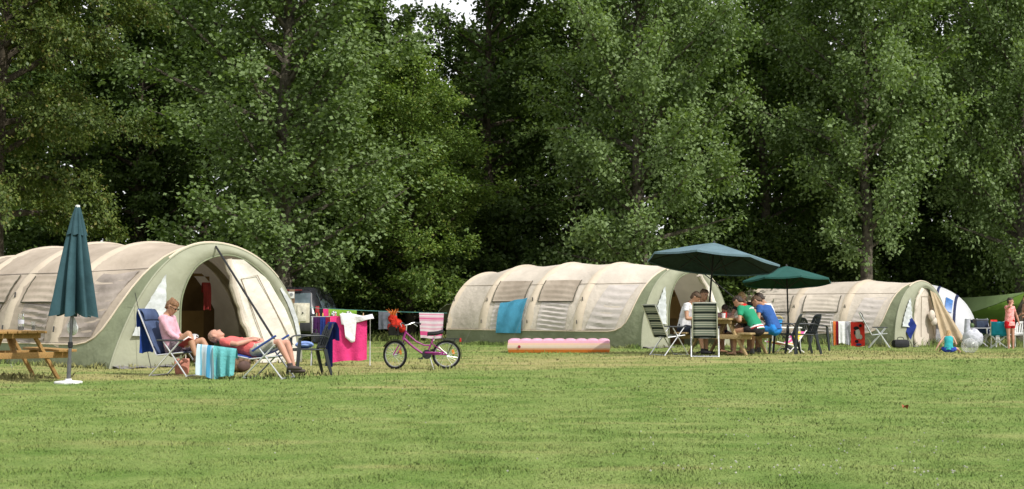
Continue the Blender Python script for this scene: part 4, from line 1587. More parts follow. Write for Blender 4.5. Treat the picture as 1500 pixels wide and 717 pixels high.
# cup and book
def held(J, p): return to_world(J, p)
o = empty('mug', held(JW, JW['arms'][0][2]) + Vector((.085, -.02, -.005)), .4, 'white mug in the hand of the woman reading', 'mug')
mb = MB(); mb.lathe([(0, 0), (.036, 0), (.040, .01), (.041, .085), (.036, .085), (.035, .012), (0, .012)], 20); mb.build('mug_body', plain('china_white', (.78, .78, .80), .2, .5), o)
mb = MB(); mb.tube(cat_pts([(.04, 0, .07), (.068, 0, .06), (.068, 0, .03), (.04, 0, .018)], 4), .006, 6); mb.build('mug_handle', plain('china_white', (.78, .78, .80), .2, .5), o)
bp_ = held(JW, JW['arms'][1][2]) + Vector((.10, -.02, -.035))
o = empty('book', bp_, wrz, 'open book with a red cover in the lap of the woman', 'book')
PAGE = plain('paper', (.75, .73, .68), .9, .05)
REDC = plain('book_cover_red', (.33, .03, .035), .4, .4)
for q in (1, -1):
    Mx = Matrix.Rotation(R(-32), 3, 'Y') @ Matrix.Rotation(R(22 * q), 3, 'X')
    mb = MB(); mb.box(Mx @ Vector((0, .075 * q, .012)), (.22, .145, .034), Mx, .003); mb.build('pages', PAGE, o)
    mb = MB(); mb.box(Mx @ Vector((.0, .077 * q, -.004)), (.235, .155, .006), Mx); mb.build('cover', REDC, o)
# blue towel over her chair
Rw = Matrix.Rotation(wrz, 3, 'Z')
top = WC + Rw @ Vector((-.20 - math.sin(R(25)) * .80 - .015, 0, .35 + math.cos(R(25)) * .80 + .02))
a_ = top + Rw @ Vector((0, .22, 0)); b_ = top + Rw @ Vector((0, -.24, 0))
hang('beach_towel', b_, a_, .72, .30, T_BLUE, 'blue towel hung over the back of the chair of the woman reading', 'towel', .018, 2, .07)

# man lying in the chair
MC = on(392, 21.55)
mrz = R(-10)
recliner('reclining chair with blue armrests laid flat under the man sleeping', MC, mrz, 80, BLUE_F, ARM_BLUE, armtilt=32, headroll=False, low=.10)
JM = person('bald man in a coral polo shirt asleep on a flattened reclining chair', MC + Rw @ Vector((-.17, 0, 0)), mrz, .445, -79,
            [(16, 12, -74, 0), (19, 12, -60, 0)], [(-.02, .13, .61), (-.06, -.10, .60)], head=(6, 4), bend=6, skin=SKIN_R, hair=('stubble', H_STUB), shirt=cloth('polo_coral', (.74, .16, .15), .08),
            sleeve=.62, bottom=cloth('shorts_khaki', (.52, .50, .42), .1), leglen=.86, palms=[(0, .2, 1), (0, -.2, 1)], poles=[(.1, .9, .1), (.1, -.9, -.25)], curls=(22, 22), shoes=plain('shoe_brown', (.06, .045, .04), .6), bag=1.14)
# towels over the laid back rest
BWT = banded('towel_blue_white', [(0, (.62, .74, .82)), (.16, (.20, .50, .68)), (.22, (.70, .78, .85)), (.36, (.62, .74, .84)), (.50, (.08, .33, .55)), (.66, (.30, .56, .74)), (.74, (.72, .80, .86)), (.9, (.12, .40, .60))], 0, 1, .2)
Rm = Matrix.Rotation(mrz, 3, 'Z')
def mchair(x, y, z): return MC + Rm @ Vector((x, y, z))
hang('beach_towel', mchair(-1.02, -.33, .545), mchair(-.68, -.33, .51), .50, .14, BWT, 'blue and white striped towel hanging from the side of the sleeping man\'s chair', 'towel', .032, 2, .06, seed=1, skew=.08)
hang('beach_towel', mchair(-.74, -.36, .52), mchair(-.36, -.36, .475), .46, .16, T_TURQ, 'turquoise towel hanging beside the striped towel on the sleeping man\'s chair', 'towel', .038, 2.3, .07, seed=2, taper=.2, skew=-.1)
# things in the shade beneath and behind
o = empty('shopping_bag', on(268, 22.9), .3, 'salmon and white bag on the grass behind the chair of the woman', 'bag')
mb = MB(); mb.loft([[Vector((a * w_, b * d_, z)) for a, b in ((-1, -1), (0, -1.15), (1, -1), (1.05, 0), (1, 1), (0, 1.1), (-1, 1), (-1.05, 0))] for w_, d_, z in ((.10, .07, 0), (.115, .085, .08), (.12, .075, .20), (.115, .05, .26))])
mb.build('bag_body', plain('bag_salmon', (.60, .25, .18), .7, .2, .25, 9), o)
mb = MB(); mb.tube(cat_pts([(-.06, 0, .25), (-.05, 0, .34), (.05, 0, .34), (.06, 0, .25)], 4), .008, 5); mb.build('bag_handle', plain('bag_strap', (.7, .68, .62), .7), o)
o = empty('rucksack', on(352, 23.6), .5, 'brown patterned rucksack on the grass beyond the sleeping man', 'bag')
mb = MB(); mb.ell((0, 0, .16), (.20, .14, .17), 18, 12)
mb.build('bag_body', plain('rucksack_brown', (.16, .10, .065), .8, .1, .7, 14, .02, 20, dark=(.03, .02, .015)), o)
mb = MB(); mb.ell((.04, -.12, .11), (.12, .05, .09)); mb.build('pocket', plain('rucksack_pocket', (.10, .06, .05), .8), o)
mb = MB(); mb.tube(cat_pts([(-.1, .02, .30), (-.04, .0, .37), (.06, 0, .36), (.1, .02, .29)], 4), .012, 6); mb.build('strap', BLACK, o)
# jacket inside the tent
def in_tent(T_, x, y, z): return Vector(T_.location) + Matrix.Rotation(PHI - PI / 2, 3, 'Z') @ Vector((x, y, z))
a_, b_ = in_tent(T1_, -.9, .42, 1.62), in_tent(T1_, -.9, .62, 1.62)
hang('jacket', a_, b_, .55, .2, plain('jacket_red', (.20, .02, .018), .8), 'red jacket hanging inside the doorway of the largest tent', 'jacket', .03, 2, .06, seed=.5)

# navy plastic chair with towel, pillow and bag
PC = on(452, 22.6)
prz = R(205)
plastic_chair('dark plastic armchair with a navy towel on its back and a pale blue pillow', PC, prz, NAVY_PL)
Rp = Matrix.Rotation(prz, 3, 'Z')
def pch(x, y, z): return PC + Rp @ Vector((x, y, z))
hang('beach_towel', pch(-.41, .20, .875), pch(-.41, -.20, .875), .30, .74, T_NAVY, 'navy towel hung over the back of the dark plastic armchair', 'towel', .012, 2, .10, seed=1)
mb = MB()
mb.ell((0, 0, 0), (.25, .15, .06), 24, 14)
mb.v = [tuple(Vector(v) * (1 + .10 * mnoise.noise(Vector(v) * 9))) for v in mb.v]
o = mb.build('pillow', T_LBLUE, loc=pch(.06, -.02, .50), rz=prz + R(70))
tag(o, 'crumpled pale blue pillow lying on the seat of the dark plastic armchair', 'pillow')
o = empty('handbag', pch(-.14, -.04, .555), prz, 'small black handbag propped against the back of the dark plastic armchair', 'bag')
mb = MB(); mb.box((0, 0, .06), (.10, .24, .16), None, .035); mb.build('bag_body', plain('leather_black', (.014, .014, .016), .4, .4), o)
mb = MB(); mb.tube(cat_pts([(0, -.08, .13), (0, -.05, .19), (0, .05, .19), (0, .08, .13)], 4), .009, 6); mb.build('bag_handle', BLACK, o)

# ---- drying rack with pink towel --------------------------------------------
def rack(label, c, rz, W, D, H, mat=WHITE_PL):
    o = empty('drying_rack', c, rz, label, 'drying rack')
    for q in (1, -1):
        x = q * W / 2
        mb = MB(); mb.tube([(x, -D / 2, 0), (x, D / 2, H)], .011, 6); mb.build('leg', mat, o)
        mb = MB(); mb.tube([(x, D / 2, 0), (x, -D / 2, H)], .011, 6); mb.build('leg', mat, o)
    for k in range(6):
        y = -D / 2 + D * k / 5
        mb = MB(); mb.tube([(-W / 2, y, H), (W / 2, y, H)], .008 if k in (0, 5) else .0045, 6); mb.build('rail', mat, o)
    return o
RK = on(500, 26.5)
rk_h = .94
rrz = R(6)
rack('folding drying rack hung with pink and white laundry', RK, rrz, 1.12, .55, rk_h, plain('rack_grey', (.40, .41, .42), .4, .4))
Rr = Matrix.Rotation(rrz, 3, 'Z')
def rk(x, y, z): return RK + Rr @ Vector((x, y, z))
hang('bath_towel', rk(-.20, -.285, rk_h + .012), rk(.50, -.285, rk_h + .012), .86, .5, T_PINK, 'bright pink bath towel hanging from the folding drying rack', 'towel', .02, 2.5, .04, seed=2, skew=-.06)
hang('garment', rk(-.52, -.275, rk_h + .012), rk(-.40, -.275, rk_h + .012), .5, .35, T_PURPLE, 'purple garment at the left end of the folding drying rack', 'garment', .012, 2, .03, seed=3)
hang('garment', rk(-.39, -.275, rk_h + .012), rk(-.29, -.275, rk_h + .012), .6, .35, T_NAVY, 'navy garment between purple and maroon ones on the drying rack', 'garment', .012, 2, .03, seed=1)
hang('garment', rk(-.29, -.275, rk_h + .012), rk(-.205, -.275, rk_h + .012), .78, .35, T_MAROON, 'long maroon garment next to the pink bath towel', 'garment', .012, 2, .03, seed=5)
# white t-shirt across the top
mb = MB()
g = []
for i in range(25):
    u = i / 24
    row = []
    for j in range(17):
        v = j / 16
        x = -.02 + .62 * u
        fall = max(0, v - .45)
        wd_ = 1 if not (.12 < u < .62) else 1.0
        ln = .12 if u > .45 else (.50 - .25 * abs(u - .3) if .10 < u < .42 else .22)
        z = rk_h + .035 + .025 * math.sin(6 * u + 2 * v) - fall * ln * 1.9 * (1 - .35 * abs(u - .35))
        y = .10 - .42 * min(v, .45) / .45 * .95 - .012 - .05 * math.sin(9 * u) * fall
        row.append(Vector((x + .06 * fall, y - .055, z)))
    g.append(row)
mb.sheet(g)
o = mb.build('shirt', T_WHITE, loc=RK, rz=rrz, solid=.006)
tag(o, 'white shirt spread over the top of the drying rack above the pink towel', 'shirt')
PEGM = [plain('peg_wood', (.5, .34, .18), .7), plain('peg_red', (.6, .08, .06), .5), plain('peg_yellow', (.65, .5, .1), .5)]
for k, x in enumerate((-.46, -.41, -.34, -.22, -.10, .05, .43)):
    mb = MB()
    mb.box((-.006, 0, .0), (.010, .012, .075), Matrix.Rotation(.1, 3, 'Y'), .002); mb.box((.006, 0, .0), (.010, .012, .075), Matrix.Rotation(-.1, 3, 'Y'), .002)
    o = mb.build('clothes_peg', PEGM[k % 3], loc=rk(x, -.275, rk_h + .035), rz=rrz)
    tag(o, 'small clothes peg on the front rail of the folding drying rack', 'clothes peg', 'pegs on the drying rack')

# ---- clothes line -----------------------------------------------------------
L0 = at(412, 448.5, 41.5)
L1 = at(655, 459, 42.6)
mb = MB()
mb.tube([L0.lerp(L1, k / 12) - Vector((0, 0, .03 * math.sin(PI * k / 12))) - L0 for k in range(13)], .008, 5)
o = mb.build('clothes_line', plain('cord_teal', (.10, .28, .26), .6), loc=L0)
tag(o, 'thin teal clothes line strung from the poplar to the rear of a tent', 'clothes line')
def ln(px):
    k = (px - 412) / (655 - 412)
    return L0.lerp(L1, k) - Vector((0, 0, .03 * math.sin(PI * k) - .006))
SOC = cloth('towel_lime', (.22, .40, .05))
BLK = plain('print_black', (.02, .02, .02), .9, .05)
o = hang('beach_towel', ln(480), ln(521), .72, .3, SOC, 'lime green towel printed with footballs on the clothes line', 'towel', .012, 2, .03, seed=1)
def ball(c, r, par):
    mb = MB(); mb.ell(c, (r, .012, r), 18, 10); b_ = mb.build('football_print', T_WHITE, par)
    mb = MB()
    for k in range(6):
        a = k * 2 * PI / 5
        q = Vector(c) + (Vector((0, -.008, 0)) if k == 5 else Vector((math.cos(a) * r * .72, -.002, math.sin(a) * r * .72)))
        mb.ell(q, (r * .27, .010, r * .27), 8, 5)
    mb.build('football_patch', BLK, b_)
for x, z, r in ((.18, -.16, .085), (.45, -.19, .07), (.62, -.18, .10)):
    ball((x, -.055, z), r, o)
hang('towel_red_end', ln(472), ln(480), .5, .2, T_PINK, 'pink cloth at the end of the clothes line beside the lime towel', 'garment', .01, 1, .02)
bpy.data.objects['towel_red_end'].name = 'garment'
hang('shirt', ln(553), ln(580), .56, .2, T_GREY, 'grey shirt hanging by its hem on the clothes line', 'shirt', .02, 3, .03, seed=2)
PAT = banded('towel_pink_patterned', [(0, (.74, .60, .64)), (.10, (.70, .09, .26)), (.26, (.74, .62, .66)), (.34, (.72, .40, .50)), (.40, (.74, .64, .68)), (.48, (.72, .42, .52)), (.56, (.76, .66, .70)), (.66, (.70, .40, .50)), (.74, (.70, .10, .27)), (.78, (.72, .42, .52)), (.84, (.76, .66, .69)), (.90, (.68, .22, .36)), (.94, (.76, .64, .68))], 1, 1, .2)
hang('bath_towel', ln(613), ln(650), .80, 0, PAT, 'pink and white patterned towel on the clothes line above the bicycle', 'towel', .014, 2, .03, seed=4, taper=.12)

# ---- hook-up post and car -----------------------------------------------------
HP = on(428, 36)
o = empty('electric_hookup_post', HP, R(-6), 'brown wooden post with a cream electric box beside the dark car', 'post')
mb = MB(); mb.box((0, 0, .80), (.12, .12, 1.60), None, .01); mb.build('post', woodmat('post_wood', (.20, .13, .08)), o)
mb = MB(); mb.box((.0, -.07, 1.45), (.16, .015, .17), None, .003); mb.build('sign_plate', plain('sign_white', (.72, .72, .70), .5), o)
mb = MB(); mb.lathe([(0, 0), (.045, 0), (.045, .004), (0, .004)], 16, (0, -.08, 1.46), Matrix.Rotation(PI / 2, 3, 'X')); mb.build('sign_mark', plain('sign_mark_grey', (.30, .30, .31), .5), o)
CB = plain('box_cream', (.60, .56, .45), .5, .3)
mb = MB(); mb.box((.27, -.03, .98), (.40, .16, .52), None, .015); bx_ = mb.build('electric_box', CB, o)
mb = MB(); mb.box((.30, -.125, .98), (.24, .02, .44), None, .006); mb.build('box_door', plain('box_door_cream', (.68, .64, .53), .5, .3), bx_)
mb = MB(); mb.lathe([(0, 0), (.02, 0), (.02, .02), (0, .02)], 10, (.33, -.137, .98), Matrix.Rotation(PI / 2, 3, 'X')); mb.build('box_lock', BLACK, bx_)

CARP = on(447, 44)
crz = R(-3)
o = empty('parked_car', CARP, crz, 'dark people carrier seen from behind, parked under the trees', 'car')
CARM = plain('car_paint_dark', (.022, .022, .028), .22, .6, .1, 3)
CGL = plain('car_glass', (.10, .13, .15), .06, .8, .5, 1.5, dark=(.03, .04, .045))
TYR = plain('tyre_rubber', (.018, .018, .018), .85, .1)
CHR = plain('chrome', (.72, .73, .75), .15, .6, .05, metal=1)
def csec(y, zb, zm, zt, wb, wm, wt):
    P = [(-wb, zb), (-wm, zb + .18), (-wm, zm), (-wt - .02, zt - .10), (-wt + .10, zt), (wt - .10, zt), (wt + .02, zt - .10), (wm, zm), (wm, zb + .18), (wb, zb)]
    return [Vector((x, y, z)) for x, z in P]
mb = MB()
mb.loft([csec(-2.15, .42, .92, .98, .68, .76, .66), csec(-2.10, .36, .98, 1.05, .76, .84, .70), csec(-1.85, .30, 1.02, 1.62, .82, .885, .62), csec(-1.5, .28, 1.02, 1.76, .84, .90, .64), csec(.2, .26, 1.0, 1.80, .84, .90, .66), csec(.9, .26, .98, 1.62, .84, .90, .64), csec(1.5, .28, .95, 1.12, .82, .88, .68), csec(2.2, .36, .78, .86, .74, .80, .62)])
mb.build('body', CARM, o)
mb = MB(); mb.sheet([[Vector((-.60 + 1.2 * u + (.04 if u < .5 else -.04) * v, -2.125 + .265 * v - .02, 1.02 + .55 * v)) for v in (0, .5, 1)] for u in (0, .25, .5, .75, 1)]); mb.build('rear_window', CGL, o)
for q in (1, -1):
    mb = MB(); mb.box((q * .79, -2.0, 1.0), (.13, .20, .34), Matrix.Rotation(.25 * q, 3, 'Z'), .03); mb.build('tail_light', plain('lamp_red', (.32, .015, .015), .2, .6), o)
    for y in (-1.35, 1.35):
        wq = empty('wheel', (q * .82, y, .32)); wq.parent = o
        mb = MB(); mb.lathe([(.20, -.10), (.29, -.11), (.32, -.07), (.32, .07), (.29, .11), (.20, .10)], 24, M=Matrix.Rotation(PI / 2, 3, 'Y')); mb.build('tyre', TYR, wq)
        mb = MB(); mb.lathe([(0, -.08), (.20, -.09), (.205, 0), (.20, .09), (0, .08)], 20, M=Matrix.Rotation(PI / 2, 3, 'Y')); mb.build('rim', CHR, wq)
    mb = MB(); mb.sheet([[Vector((q * (.895 - .22 * v), -1.6 + 2.3 * u, 1.05 + .55 * v)) for v in (0, .5, 1)] for u in (0, .5, 1)]); mb.build('side_window', CGL, o)
    mb = MB(); mb.tube([(q * .56, -1.6, 1.80), (q * .58, -1.3, 1.84), (q * .58, .1, 1.88), (q * .56, .3, 1.82)], .02, 8); mb.build('roof_rail', CHR, o)
mb = MB(); mb.box((0, -1.93, 1.66), (.62, .06, .045), None, .01); mb.build('brake_light', plain('lamp_red_high', (.16, .015, .015), .25, .5), o)
mb = MB(); mb.box((0, -2.16, .52), (1.55, .16, .26), None, .06); mb.build('bumper', plain('bumper_dark', (.03, .03, .033), .5), o)
mb = MB(); mb.lathe([(.075, 0), (.10, .0), (.10, .02), (.075, .02), (.075, 0)], 24, (.18, -2.145, .90), Matrix.Rotation(PI / 2, 3, 'X'))
mb.box((.18, -2.16, .90), (.16, .01, .02)); mb.ell((.18, -2.16, .90), (.05, .01, .05)); mb.build('badge', CHR, o)
mb = MB(); mb.box((.05, -2.25, .62), (.5, .01, .11), None, .002); mb.build('number_plate', plain('plate_yellow', (.55, .42, .05), .5), o)

# ---- bicycle -----------------------------------------------------------------
PURP = plain('bike_paint_magenta', (.24, .016, .15), .25, .6, .1, 5)
ALU = SILVER
RB = gnd(654, 541)
FB = gnd(581, 541)
bdir = (FB - RB)
brz = math.atan2(bdir.y, bdir.x) + R(8)
bk = empty('bicycle', RB, brz, 'magenta child\'s bicycle standing on the lawn with a red toy in its basket', 'bicycle')
wr = .262
WB = .93
def wheel(c, rot, n_sp=24):
    w_ = empty('wheel', c); w_.parent = bk
    M = rot
    def tor(R0, r, n=40, sq=1.0):
        mb = MB(); mb.tube([M @ Vector((R0 * math.cos(2 * PI * k / n), 0, R0 * math.sin(2 * PI * k / n))) for k in range(n)], r, 8, closed=True); return mb
    tor(wr - .021, .021).build('tyre', TYR, w_)
    tor(wr - .050, .009).build('rim', plain('rim_grey', (.30, .30, .31), .4, .5), w_)
    mb = MB()
    for k in range(n_sp):
        a = 2 * PI * k / n_sp
        s_ = .03 * (1 if k % 2 else -1)
        mb.tube([M @ Vector((.02 * math.cos(a + 1.2), s_, .02 * math.sin(a + 1.2))), M @ Vector(((wr - .055) * math.cos(a), 0, (wr - .055) * math.sin(a)))], .0016, 3, caps=False)
    mb.build('spokes', ALU, w_)
    mb = MB(); mb.tube([M @ Vector((0, -.05, 0)), M @ Vector((0, .05, 0))], .018, 10); mb.build('hub', ALU, w_)
    mb = MB(); c_ = M @ Vector((-.12, 0, .05)); mb.box(c_, (.085, .02, .045), M @ Matrix.Rotation(-PI / 2.5, 3, 'Y'), .006); mb.build('reflector', plain('reflector_orange', (.75, .25, .02), .3, .5), w_)
    return w_
I3 = Matrix.Identity(3)
wheel((0, 0, wr), I3)
st = Matrix.Rotation(R(-38), 3, 'Z')
wheel((WB, 0, wr), st)
bb = Vector((.36, 0, .27)); seat_t = Vector((.235, 0, .56)); head_b = Vector((.775, 0, .56)); head_t = Vector((.735, 0, .70))
fr = MB()
fr.tube([head_t - Vector((-.01, 0, .03)), (.55, 0, .50), (.40, 0, .43), Vector((.29, 0, .43))], .015, 8)
fr.tube([head_b, (.60, 0, .40), (.45, 0, .295), bb], .021, 8)
fr.tube([bb, seat_t], .016, 8)
for q in (1, -1):
    fr.tube([bb + Vector((0, .03 * q, 0)), (0, .055 * q, wr)], .010, 6)
    fr.tube([Vector((.275, .02 * q, .47)), (0, .055 * q, wr)], .009, 6)
fr.tube([head_b - Vector((-.012, 0, .03)), head_t], .022, 8)
fr.build('frame', PURP, bk)
mb = MB()
cr = Vector((.795, 0, .51))
for q in (1, -1):
    off = st @ Vector((0, .055 * q, 0))
    mb.tube([cr + off * .7, Vector((.84, 0, .42)) + off, Vector((WB, 0, wr)) + off], .012, 6)
mb.build('fork', PURP, bk)
mb = MB(); mb.tube([seat_t - Vector((0, 0, .05)), seat_t + Vector((-.03, 0, .09))], .012, 8); mb.build('seat_post', ALU, bk)
mb = MB()
mb.loft([[Vector((x, y * w_, z + dz)) for y, dz in ((-1, -.03), (-.7, .010), (0, .018), (.7, .010), (1, -.03), (.4, -.055), (-.4, -.055))] for x, w_, z in ((.06, .045, .695), (.10, .08, .69), (.16, .08, .672), (.24, .045, .662), (.33, .024, .658), (.35, .012, .645))])
mb.build('saddle', BLACK, bk)
hb = MB()
hs_ = head_t + Vector((-.01, 0, .09))
hb.tube([head_t, hs_], .013, 8)
P_ = [st @ Vector((x, y, z)) for x, y, z in ((-.12, .25, .03), (-.03, .20, .05), (.03, .08, .01), (.03, -.08, .01), (-.03, -.20, .05), (-.12, -.25, .03))]
hb.tube([hs_ + p for p in cat_pts(P_, 4)], .011, 8)
hbo = hb.build('handlebar', ALU, bk)
for q in (0, -1):
    mb = MB(); a_ = hs_ + P_[q]; d_ = (P_[q] - P_[1 if q == 0 else -2]).normalized(); mb.tube([a_ - d_ * .09, a_ + d_ * .02], .017, 8); mb.build('grip', BLACK, hbo)
    mb = MB(); mb.tube([a_ - d_ * .10 + st @ Vector((.03, 0, -.01)), a_ - d_ * .0 + st @ Vector((.05, 0, -.05))], .006, 6); mb.build('brake_lever', ALU, hbo)
mb = MB()
bc = Vector((WB - .02, 0, .62))
for z, w_, d_ in ((.0, .105, .075), (.06, .115, .085), (.12, .125, .095), (.17, .135, .10)):
    mb.tube([bc + st @ Vector((d_ * a, w_ * b, z)) for a, b in ((-1, -1), (1, -1), (1, 1), (-1, 1))], .005, 5, closed=True)
for k in range(14):
    t_ = k / 14 * 4
    sdn = int(t_); fr_ = t_ - sdn
    Q = [(-1, -1), (1, -1), (1, 1), (-1, 1)]
    a, b = [Q[sdn][i] + (Q[(sdn + 1) % 4][i] - Q[sdn][i]) * fr_ for i in (0, 1)]
    mb.tube([bc + st @ Vector((.075 * a, .105 * b, 0)), bc + st @ Vector((.10 * a, .135 * b, .17))], .004, 4)
mb.box(bc, (.15, .20, .008), st)
for q in (1, -1):
    mb.sheet([[bc + st @ Vector((-.075 + .15 * i, q * (.105 + .03 * j), .15 * j)) for j in (0, 1)] for i in (0, 1)])
    mb.sheet([[bc + st @ Vector((q * (.075 + .025 * j), -.105 + .21 * i, .15 * j)) for j in (0, 1)] for i in (0, 1)])
mb.build('basket', BLACK, bk)
def mudguard(c, rot, a0, a1):
    mb = MB()
    mb.sheet([[Vector(c) + rot @ Vector(((wr + .018) * math.cos(a0 + (a1 - a0) * i / 16), y, (wr + .018) * math.sin(a0 + (a1 - a0) * i / 16) - .006 * abs(y) / .028)) for y in (-.028, 0, .028)] for i in range(17)])
    return mb.build('mudguard', plain('mudguard_black', (.02, .02, .022), .4, .4), bk, solid=.004)
mudguard((0, 0, wr), I3, R(20), R(195))
mudguard((WB, 0, wr), st, R(30), R(140))
mb = MB()
for q in (1, -1):
    mb.tube([(.18, .05 * q, .545), (-.24, .06 * q, .55)], .006, 5); mb.tube([(-.16, .06 * q, .55), (-.01, .065 * q, wr)], .005, 5)
for x in (.1, -.05, -.22): mb.tube([(x, -.06, .55), (x, .06, .55)], .005, 5)
mb.build('rear_rack', BLACK, bk)
mb = MB(); mb.box((-.25, 0, .525), (.035, .07, .075), None, .012); mb.build('tail_light', plain('lamp_red_bike', (.5, .02, .02), .25, .5), bk)
mb = MB(); mb.lathe([(0, -.008), (.085, -.006), (.085, .006), (0, .008)], 24, bb + Vector((0, .05, 0)), Matrix.Rotation(PI / 2, 3, 'X')); mb.tube([bb + Vector((0, .06, 0)), bb + Vector((.11, .065, -.07))], .010, 6); mb.tube([bb + Vector((0, -.06, 0)), bb + Vector((-.11, -.065, .07))], .010, 6); mb.tube([bb - Vector((0, .06, 0)), bb + Vector((0, .06, 0))], .014, 6); mb.build('crank', BLACK, bk)
for p_ in ((.115, .11, -.075), (-.115, -.11, .075)):
    mb = MB(); mb.box(bb + Vector(p_), (.085, .075, .022), None, .005); mb.build('pedal', BLACK, bk)
mb = MB(); mb.sheet([[(x, .055, z + d) for d in (-.018, 0, .018)] for x, z in ((.06, wr + .03), (.15, .295), (.30, .30), (.40, .30))]); mb.build('chain_guard', PURP, bk, solid=.006)
mb = MB(); mb.tube([bb + Vector((-.05, .03, -.02)), (.24, .10, .0)], .008, 6); mb.build('kickstand', ALU, bk)
# red toy in the basket
TOY = plain('plush_red', (.50, .035, .02), .9, .05, .4, 14, .03, 40)
tp = Vector(RB) + Matrix.Rotation(brz, 3, 'Z') @ (bc + Vector((0, 0, .10)))
mb = MB()
mb.ell((0, 0, .08), (.11, .10, .12), 18, 12); mb.ell((.06, -.05, .19), (.085, .08, .085), 14, 10); mb.ell((-.09, .06, .02), (.07, .06, .075)); mb.ell((.10, -.10, .03), (.06, .06, .07))
mb.v = [tuple(Vector(v) * (1 + .12 * mnoise.noise(Vector(v) * 16))) for v in mb.v]
o = mb.build('soft_toy', TOY, loc=tp, rz=brz)
tag(o, 'shaggy red soft toy riding in the basket of the magenta bicycle', 'soft toy')
mb = MB()
for k in range(26):
    a = random.uniform(0, 2 * PI); r = random.uniform(.01, .05)
    p0 = Vector((.05 + r * math.cos(a), -.04 + r * math.sin(a), .25)); mb.tube([p0, p0 + Vector((.03 * math.cos(a), .03 * math.sin(a), .07)), p0 + Vector((.09 * math.cos(a), .09 * math.sin(a), .08 + random.uniform(-.03, .05)))], [.008, .005, .002], 4)
mb.build('tuft', plain('plush_orange', (.60, .16, .03), .9), o)
mb = MB(); mb.ell((-.02, -.10, .10), (.035, .02, .035)); mb.build('patch', plain('plush_cream', (.65, .58, .42), .9), o)

# ---- airbed ------------------------------------------------------------------
AB = on(819, 34.2)
o = empty('airbed', AB, R(-3), 'inflated airbed with pink top and orange sides before the middle tent', 'airbed')
Lx, Ly, Hh = 2.5, 1.3, .30
AP = plain('airbed_pink', (.84, .46, .60), .35, .4, .08, 4, .004, 30, trans=.15)
AO = banded('airbed_sides', [(0, (.78, .24, .05)), (.24, (.80, .46, .28)), (.36, (.82, .66, .54)), (.62, (.84, .58, .42)), (.78, (.82, .44, .56))], 1, 1, .25, .35)
mb = MB()
def abz(x, y):
    return Hh + .034 * abs(math.sin(PI * (x / Lx + .5) * 9)) ** .6 + .012 * math.sin(PI * (y / Ly + .5) * 5)
mb.sheet([[Vector((-Lx / 2 + Lx * i / 72, -Ly / 2 + .03 + (Ly - .06) * j / 16, abz(-Lx / 2 + Lx * i / 72, -Ly / 2 + Ly * j / 16) - .05 * ((abs(j - 8) / 8) ** 6))) for j in range(17)] for i in range(73)])
mb.build('top', AP, o)
mb = MB()
per = []
for k in range(96):
    a = k / 96 * 4
    sdn, f = int(a), a - int(a)
    Q = [(-1, -1), (1, -1), (1, 1), (-1, 1)]
    x, y = [Q[sdn][i] + (Q[(sdn + 1) % 4][i] - Q[sdn][i]) * f for i in (0, 1)]
    per.append(Vector((x * Lx / 2, y * Ly / 2, 0)))
per.append(per[0])
g = []
for p in per:
    row = []
    for j in range(11):
        v = j / 10
        bulge = 1 + .045 * math.sin(PI * min(1, v * 1.02)) - .03
        row.append(Vector((p.x * (1 + (bulge - 1) * .55), p.y * (1 + (bulge - 1) * 1.1), .004 + v * (Hh + .0))))
    g.append(row)
mb.sheet(g)
mb.build('side_wall', AO, o)
mb = MB(); mb.lathe([(0, 0), (.035, 0), (.035, .025), (.0, .03)], 14, (-Lx / 2 + .28, -Ly / 2 - .005, .15), Matrix.Rotation(PI / 2, 3, 'X')); mb.build('valve', plain('valve_red', (.30, .02, .04), .4), o)
# blue towel pegged on tent two
def on_side(T_, Tsh, s, z, off): return Vector(T_.location) + Matrix.Rotation(PHI - PI / 2, 3, 'Z') @ Tsh.S(s, Tsh.th(s, z), off)
mb = MB()
mb.sheet([[on_side(T2_, T2, s_, z_, .075 + .02 * math.sin(11 * u + 3 * v)) - T2_.location for v, z_ in [(k / 14, (.36 + .12 * u * 0) + ((1.22 + .16 * (1 - u)) - .36) * k / 14) for k in range(15)]] for u, s_ in [(k / 16, 4.25 + 1.05 * k / 16) for k in range(17)]])
o = mb.build('bath_towel', T_SKY, loc=T2_.location)
tag(o, 'sky blue towel pegged over a window on the side of the middle tent', 'towel')
# ------------------------------------------------------------------ middle group
u_, v_ = Vector((.5, .866, 0)), Vector((.866, -.5, 0))
f_ = gnd(1092, 521)
TC = f_ - v_ * .64 + u_ * .6
TC.z = terrain(TC.x, TC.y)
trz = math.atan2(u_.y, u_.x)
picnic('weathered wooden picnic table with six people around it', TC, trz, WOOD_G, 1.08)
def tb(a, b, z=0.0): return TC + u_ * a + v_ * b + Vector((0, 0, z))

